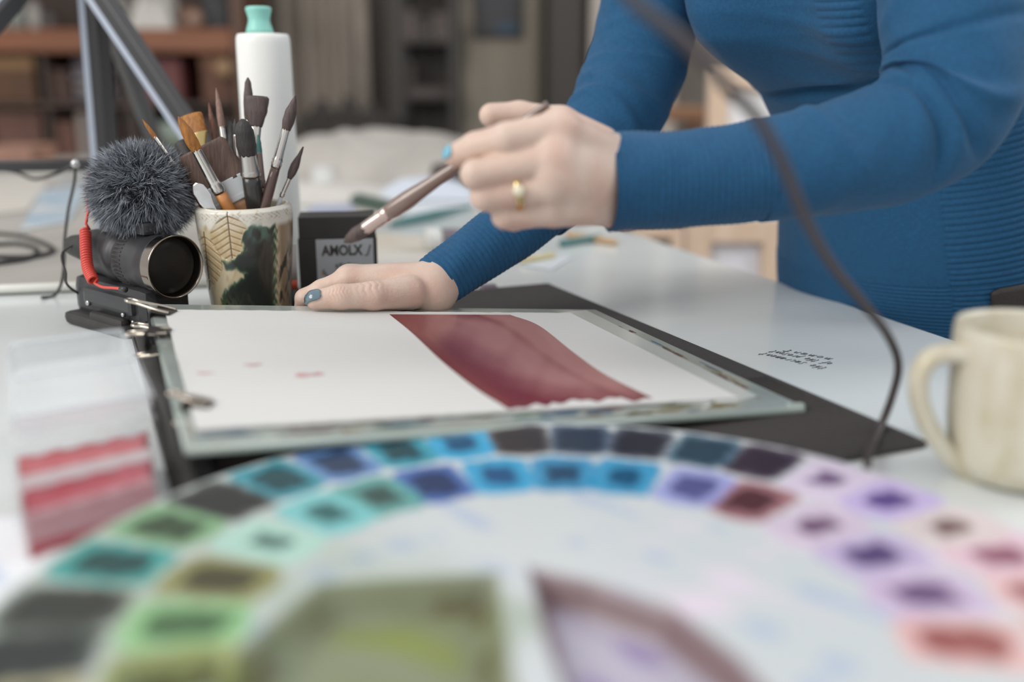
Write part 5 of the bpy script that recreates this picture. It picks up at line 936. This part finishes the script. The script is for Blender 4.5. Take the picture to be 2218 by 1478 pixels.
V, f = boxg((wx(1088, 4.28), 4.295, .52), (wx(1160, 4.3) - wx(1016, 4.3), .02, 2.4), None, .004); mesh('door', V, f, M('olive_door', (160, 150, 134), .6), dr, False)
pc = thing('picture', D(1080, 82, 4.25), 'small dark picture with a blue corner hung on the olive cupboard', 'picture'); rect('picture_frame', 1028, -40, 1132, 82, 4.262, .02, M('pic_dark', (74, 70, 66), .5), pc); rect('picture_face', 1036, -34, 1125, 75, 4.256, .008, M('pic_face', (80, 74, 70), .6, c2=(74, 82, 92), ns=3), pc); rect('blue_patch', 1078, 48, 1122, 74, 4.252, .005, M('pic_blue', (72, 92, 108), .6), pc)
col_ = thing('dark_cabinet', (wx(1215, 4.1), 4.25, FL), 'narrow dark upright cabinet right of the olive cupboard', 'cabinet'); rect('cabinet_body', 1182, -300, 1262, 275, 4.05, .32, M('near_black'), col_); V, f = boxg(((wx(1182, 4.05) + wx(1262, 4.05)) / 2, 4.21, (FL + wz(275, 4.05)) / 2), (wx(1262, 4.05) - wx(1182, 4.05), .32, wz(275, 4.05) - FL), None, .004); mesh('cabinet_base', V, f, M('near_black2'), col_, False); rect('cabinet_door', 1188, -290, 1256, 265, 4.035, .015, M('near_black2'), col_)
sh = thing('pale_shelf', (wx(1330, 4.2), 4.25, FL), 'pale cream open shelf with tan panels between cabinet and sweater sleeve', 'shelf'); m_cr = M('cream_paint', (190, 180, 168), .6)
for x in (1286, 1440): V, f = boxg((wx(x, 4.1), 4.2, (FL + 1.8) / 2), (.05, .3, 1.8 - FL), None, .004); mesh('side_panel', V, f, m_cr, sh, False)
for yy in (-120, 52, 175, 310, 480): rect('shelf_board', 1272, yy, 1440, yy + 12, 4.06, .28, M('tan_board', (140, 104, 88), .6), sh)
V, f = boxg((wx(1356, 4.34), 4.35, (FL + 1.8) / 2), (wx(1440, 4.3) - wx(1272, 4.3), .012, 1.8 - FL), None, .001); mesh('back_panel', V, f, M('cream_back', (182, 172, 160), .7), sh, False)
bx(1284, -40, 1318, 51, (196, 188, 172), 'cream box on the pale shelf beside the sleeve', 'box', .18, 4.08, 'boxes on the pale shelf'); bx(1320, 0, 1350, 51, (176, 132, 84), 'tan box on the pale shelf, next to the cream one', 'box', .18, 4.08, 'boxes on the pale shelf'); bx(1284, 112, 1330, 174, (190, 182, 176), 'off-white box on the lower pale shelf board', 'box', .18, 4.08, 'boxes on the pale shelf')

# ---------------------------------------------------------------- stacked canvases leaning beyond the table
def canvas(x0, x1, y0, Y, lean_, label, front, w=.045, split=None):
    X0, X1 = wx(x0, Y), wx(x1, Y); z1 = wz(y0, Y); t = thing('canvas', ((X0 + X1) / 2, Y, FL), label, 'canvas', 'canvases stacked beyond the table'); up = unit([0, lean_, 1]); rt_ = np.array([1., 0, 0]); nm = np.cross(rt_, up); Hh = (z1 - FL) / up[2]
    def b(name, u0, u1, v0, v1, n0, th, mt): V, f = boxg(np.array([X0, Y, FL]) + rt_ * (u0 + u1) / 2 + up * (v0 + v1) / 2 + nm * n0, (u1 - u0, v1 - v0, th), [rt_, up, nm], .002); mesh(name, V, f, mt, t, False)
    Wd = X1 - X0; b('canvas_cloth', 0, Wd, .0, Hh, -.012, .004, front)
    for u0, u1, v0, v1 in ((0, w, .0, Hh), (Wd - w, Wd, .0, Hh), (w, Wd - w, Hh - w, Hh), (w, Wd - w, .0, w)) + (((w, Wd - w, Hh * split, Hh * split + w),) if split else ()): b('stretcher_bar', u0, u1, v0, v1, .003, .024, m_pale)
    return t
m_cv = M('white_canvas', (240, 239, 238), .7); m_cv2 = M('lilac_canvas', (236, 236, 242), .7)
canvas(1508, 1735, 484, 2.05, .10, 'front canvas with pale stretcher bars facing out, below the forearm', m_cv2, .05)
canvas(1548, 1905, 150, 2.45, .12, 'tall canvas behind the others, seen between the arm and the waist', m_cv, .05)
canvas(1380, 1500, 500, 2.35, .12, 'dusky narrow canvas left of the pale stretcher bars', M('dusky_canvas', (128, 112, 108), .7), .03)
st2 = thing('wooden_stool', (wx(1470, 2.9), 2.95, FL), 'brown wooden stool behind the canvases, seen beyond the far sleeve', 'stool')
rect('stool_seat', 1400, 232, 1545, 262, 2.85, .30, M('stool_wood', (142, 104, 78), .5), st2)
for x in (1408, 1536):
    for Y_ in (2.87, 3.12): V, f = boxg((wx(x, 2.86), Y_, (FL + wz(262, 2.85)) / 2), (.035, .035, wz(262, 2.85) - FL), None, .003); mesh('leg', V, f, M('stool_wood'), st2, False)
rect('stretcher', 1408, 420, 1536, 436, 2.87, .03, M('stool_wood'), st2)

# ---------------------------------------------------------------- dark cord hanging in front
cd = thing('hanging_cord', P(1885, 978, .006), 'thin dark cord hanging down in front of the blue sweater onto the portfolio', 'cord')
q = [np.array([-.06, .30, 1.55]), np.array([-.05, .36, .9]), D(1180, -330, .44), D(1280, -130, .44), D(1372, 0, .44), D(1480, 88, .45), D(1560, 172, .46), D(1645, 262, .48), D(1700, 365, .50), D(1745, 475, .52), D(1800, 572, .55), D(1868, 655, .58), D(1922, 725, .61), D(1946, 790, .625), D(1932, 860, .63), D(1905, 930, .625), P(1883, 982, .0085), P(1878, 1012, .0085)]
V, f = tube(catmull(q, 180), np.interp(np.linspace(0, 1, 180), [0, .45, .82, 1], [.0036, .0030, .0026, .0026]), 12); mesh('cord', V, f, M('cord_rubber', (70, 62, 62), .5), cd)
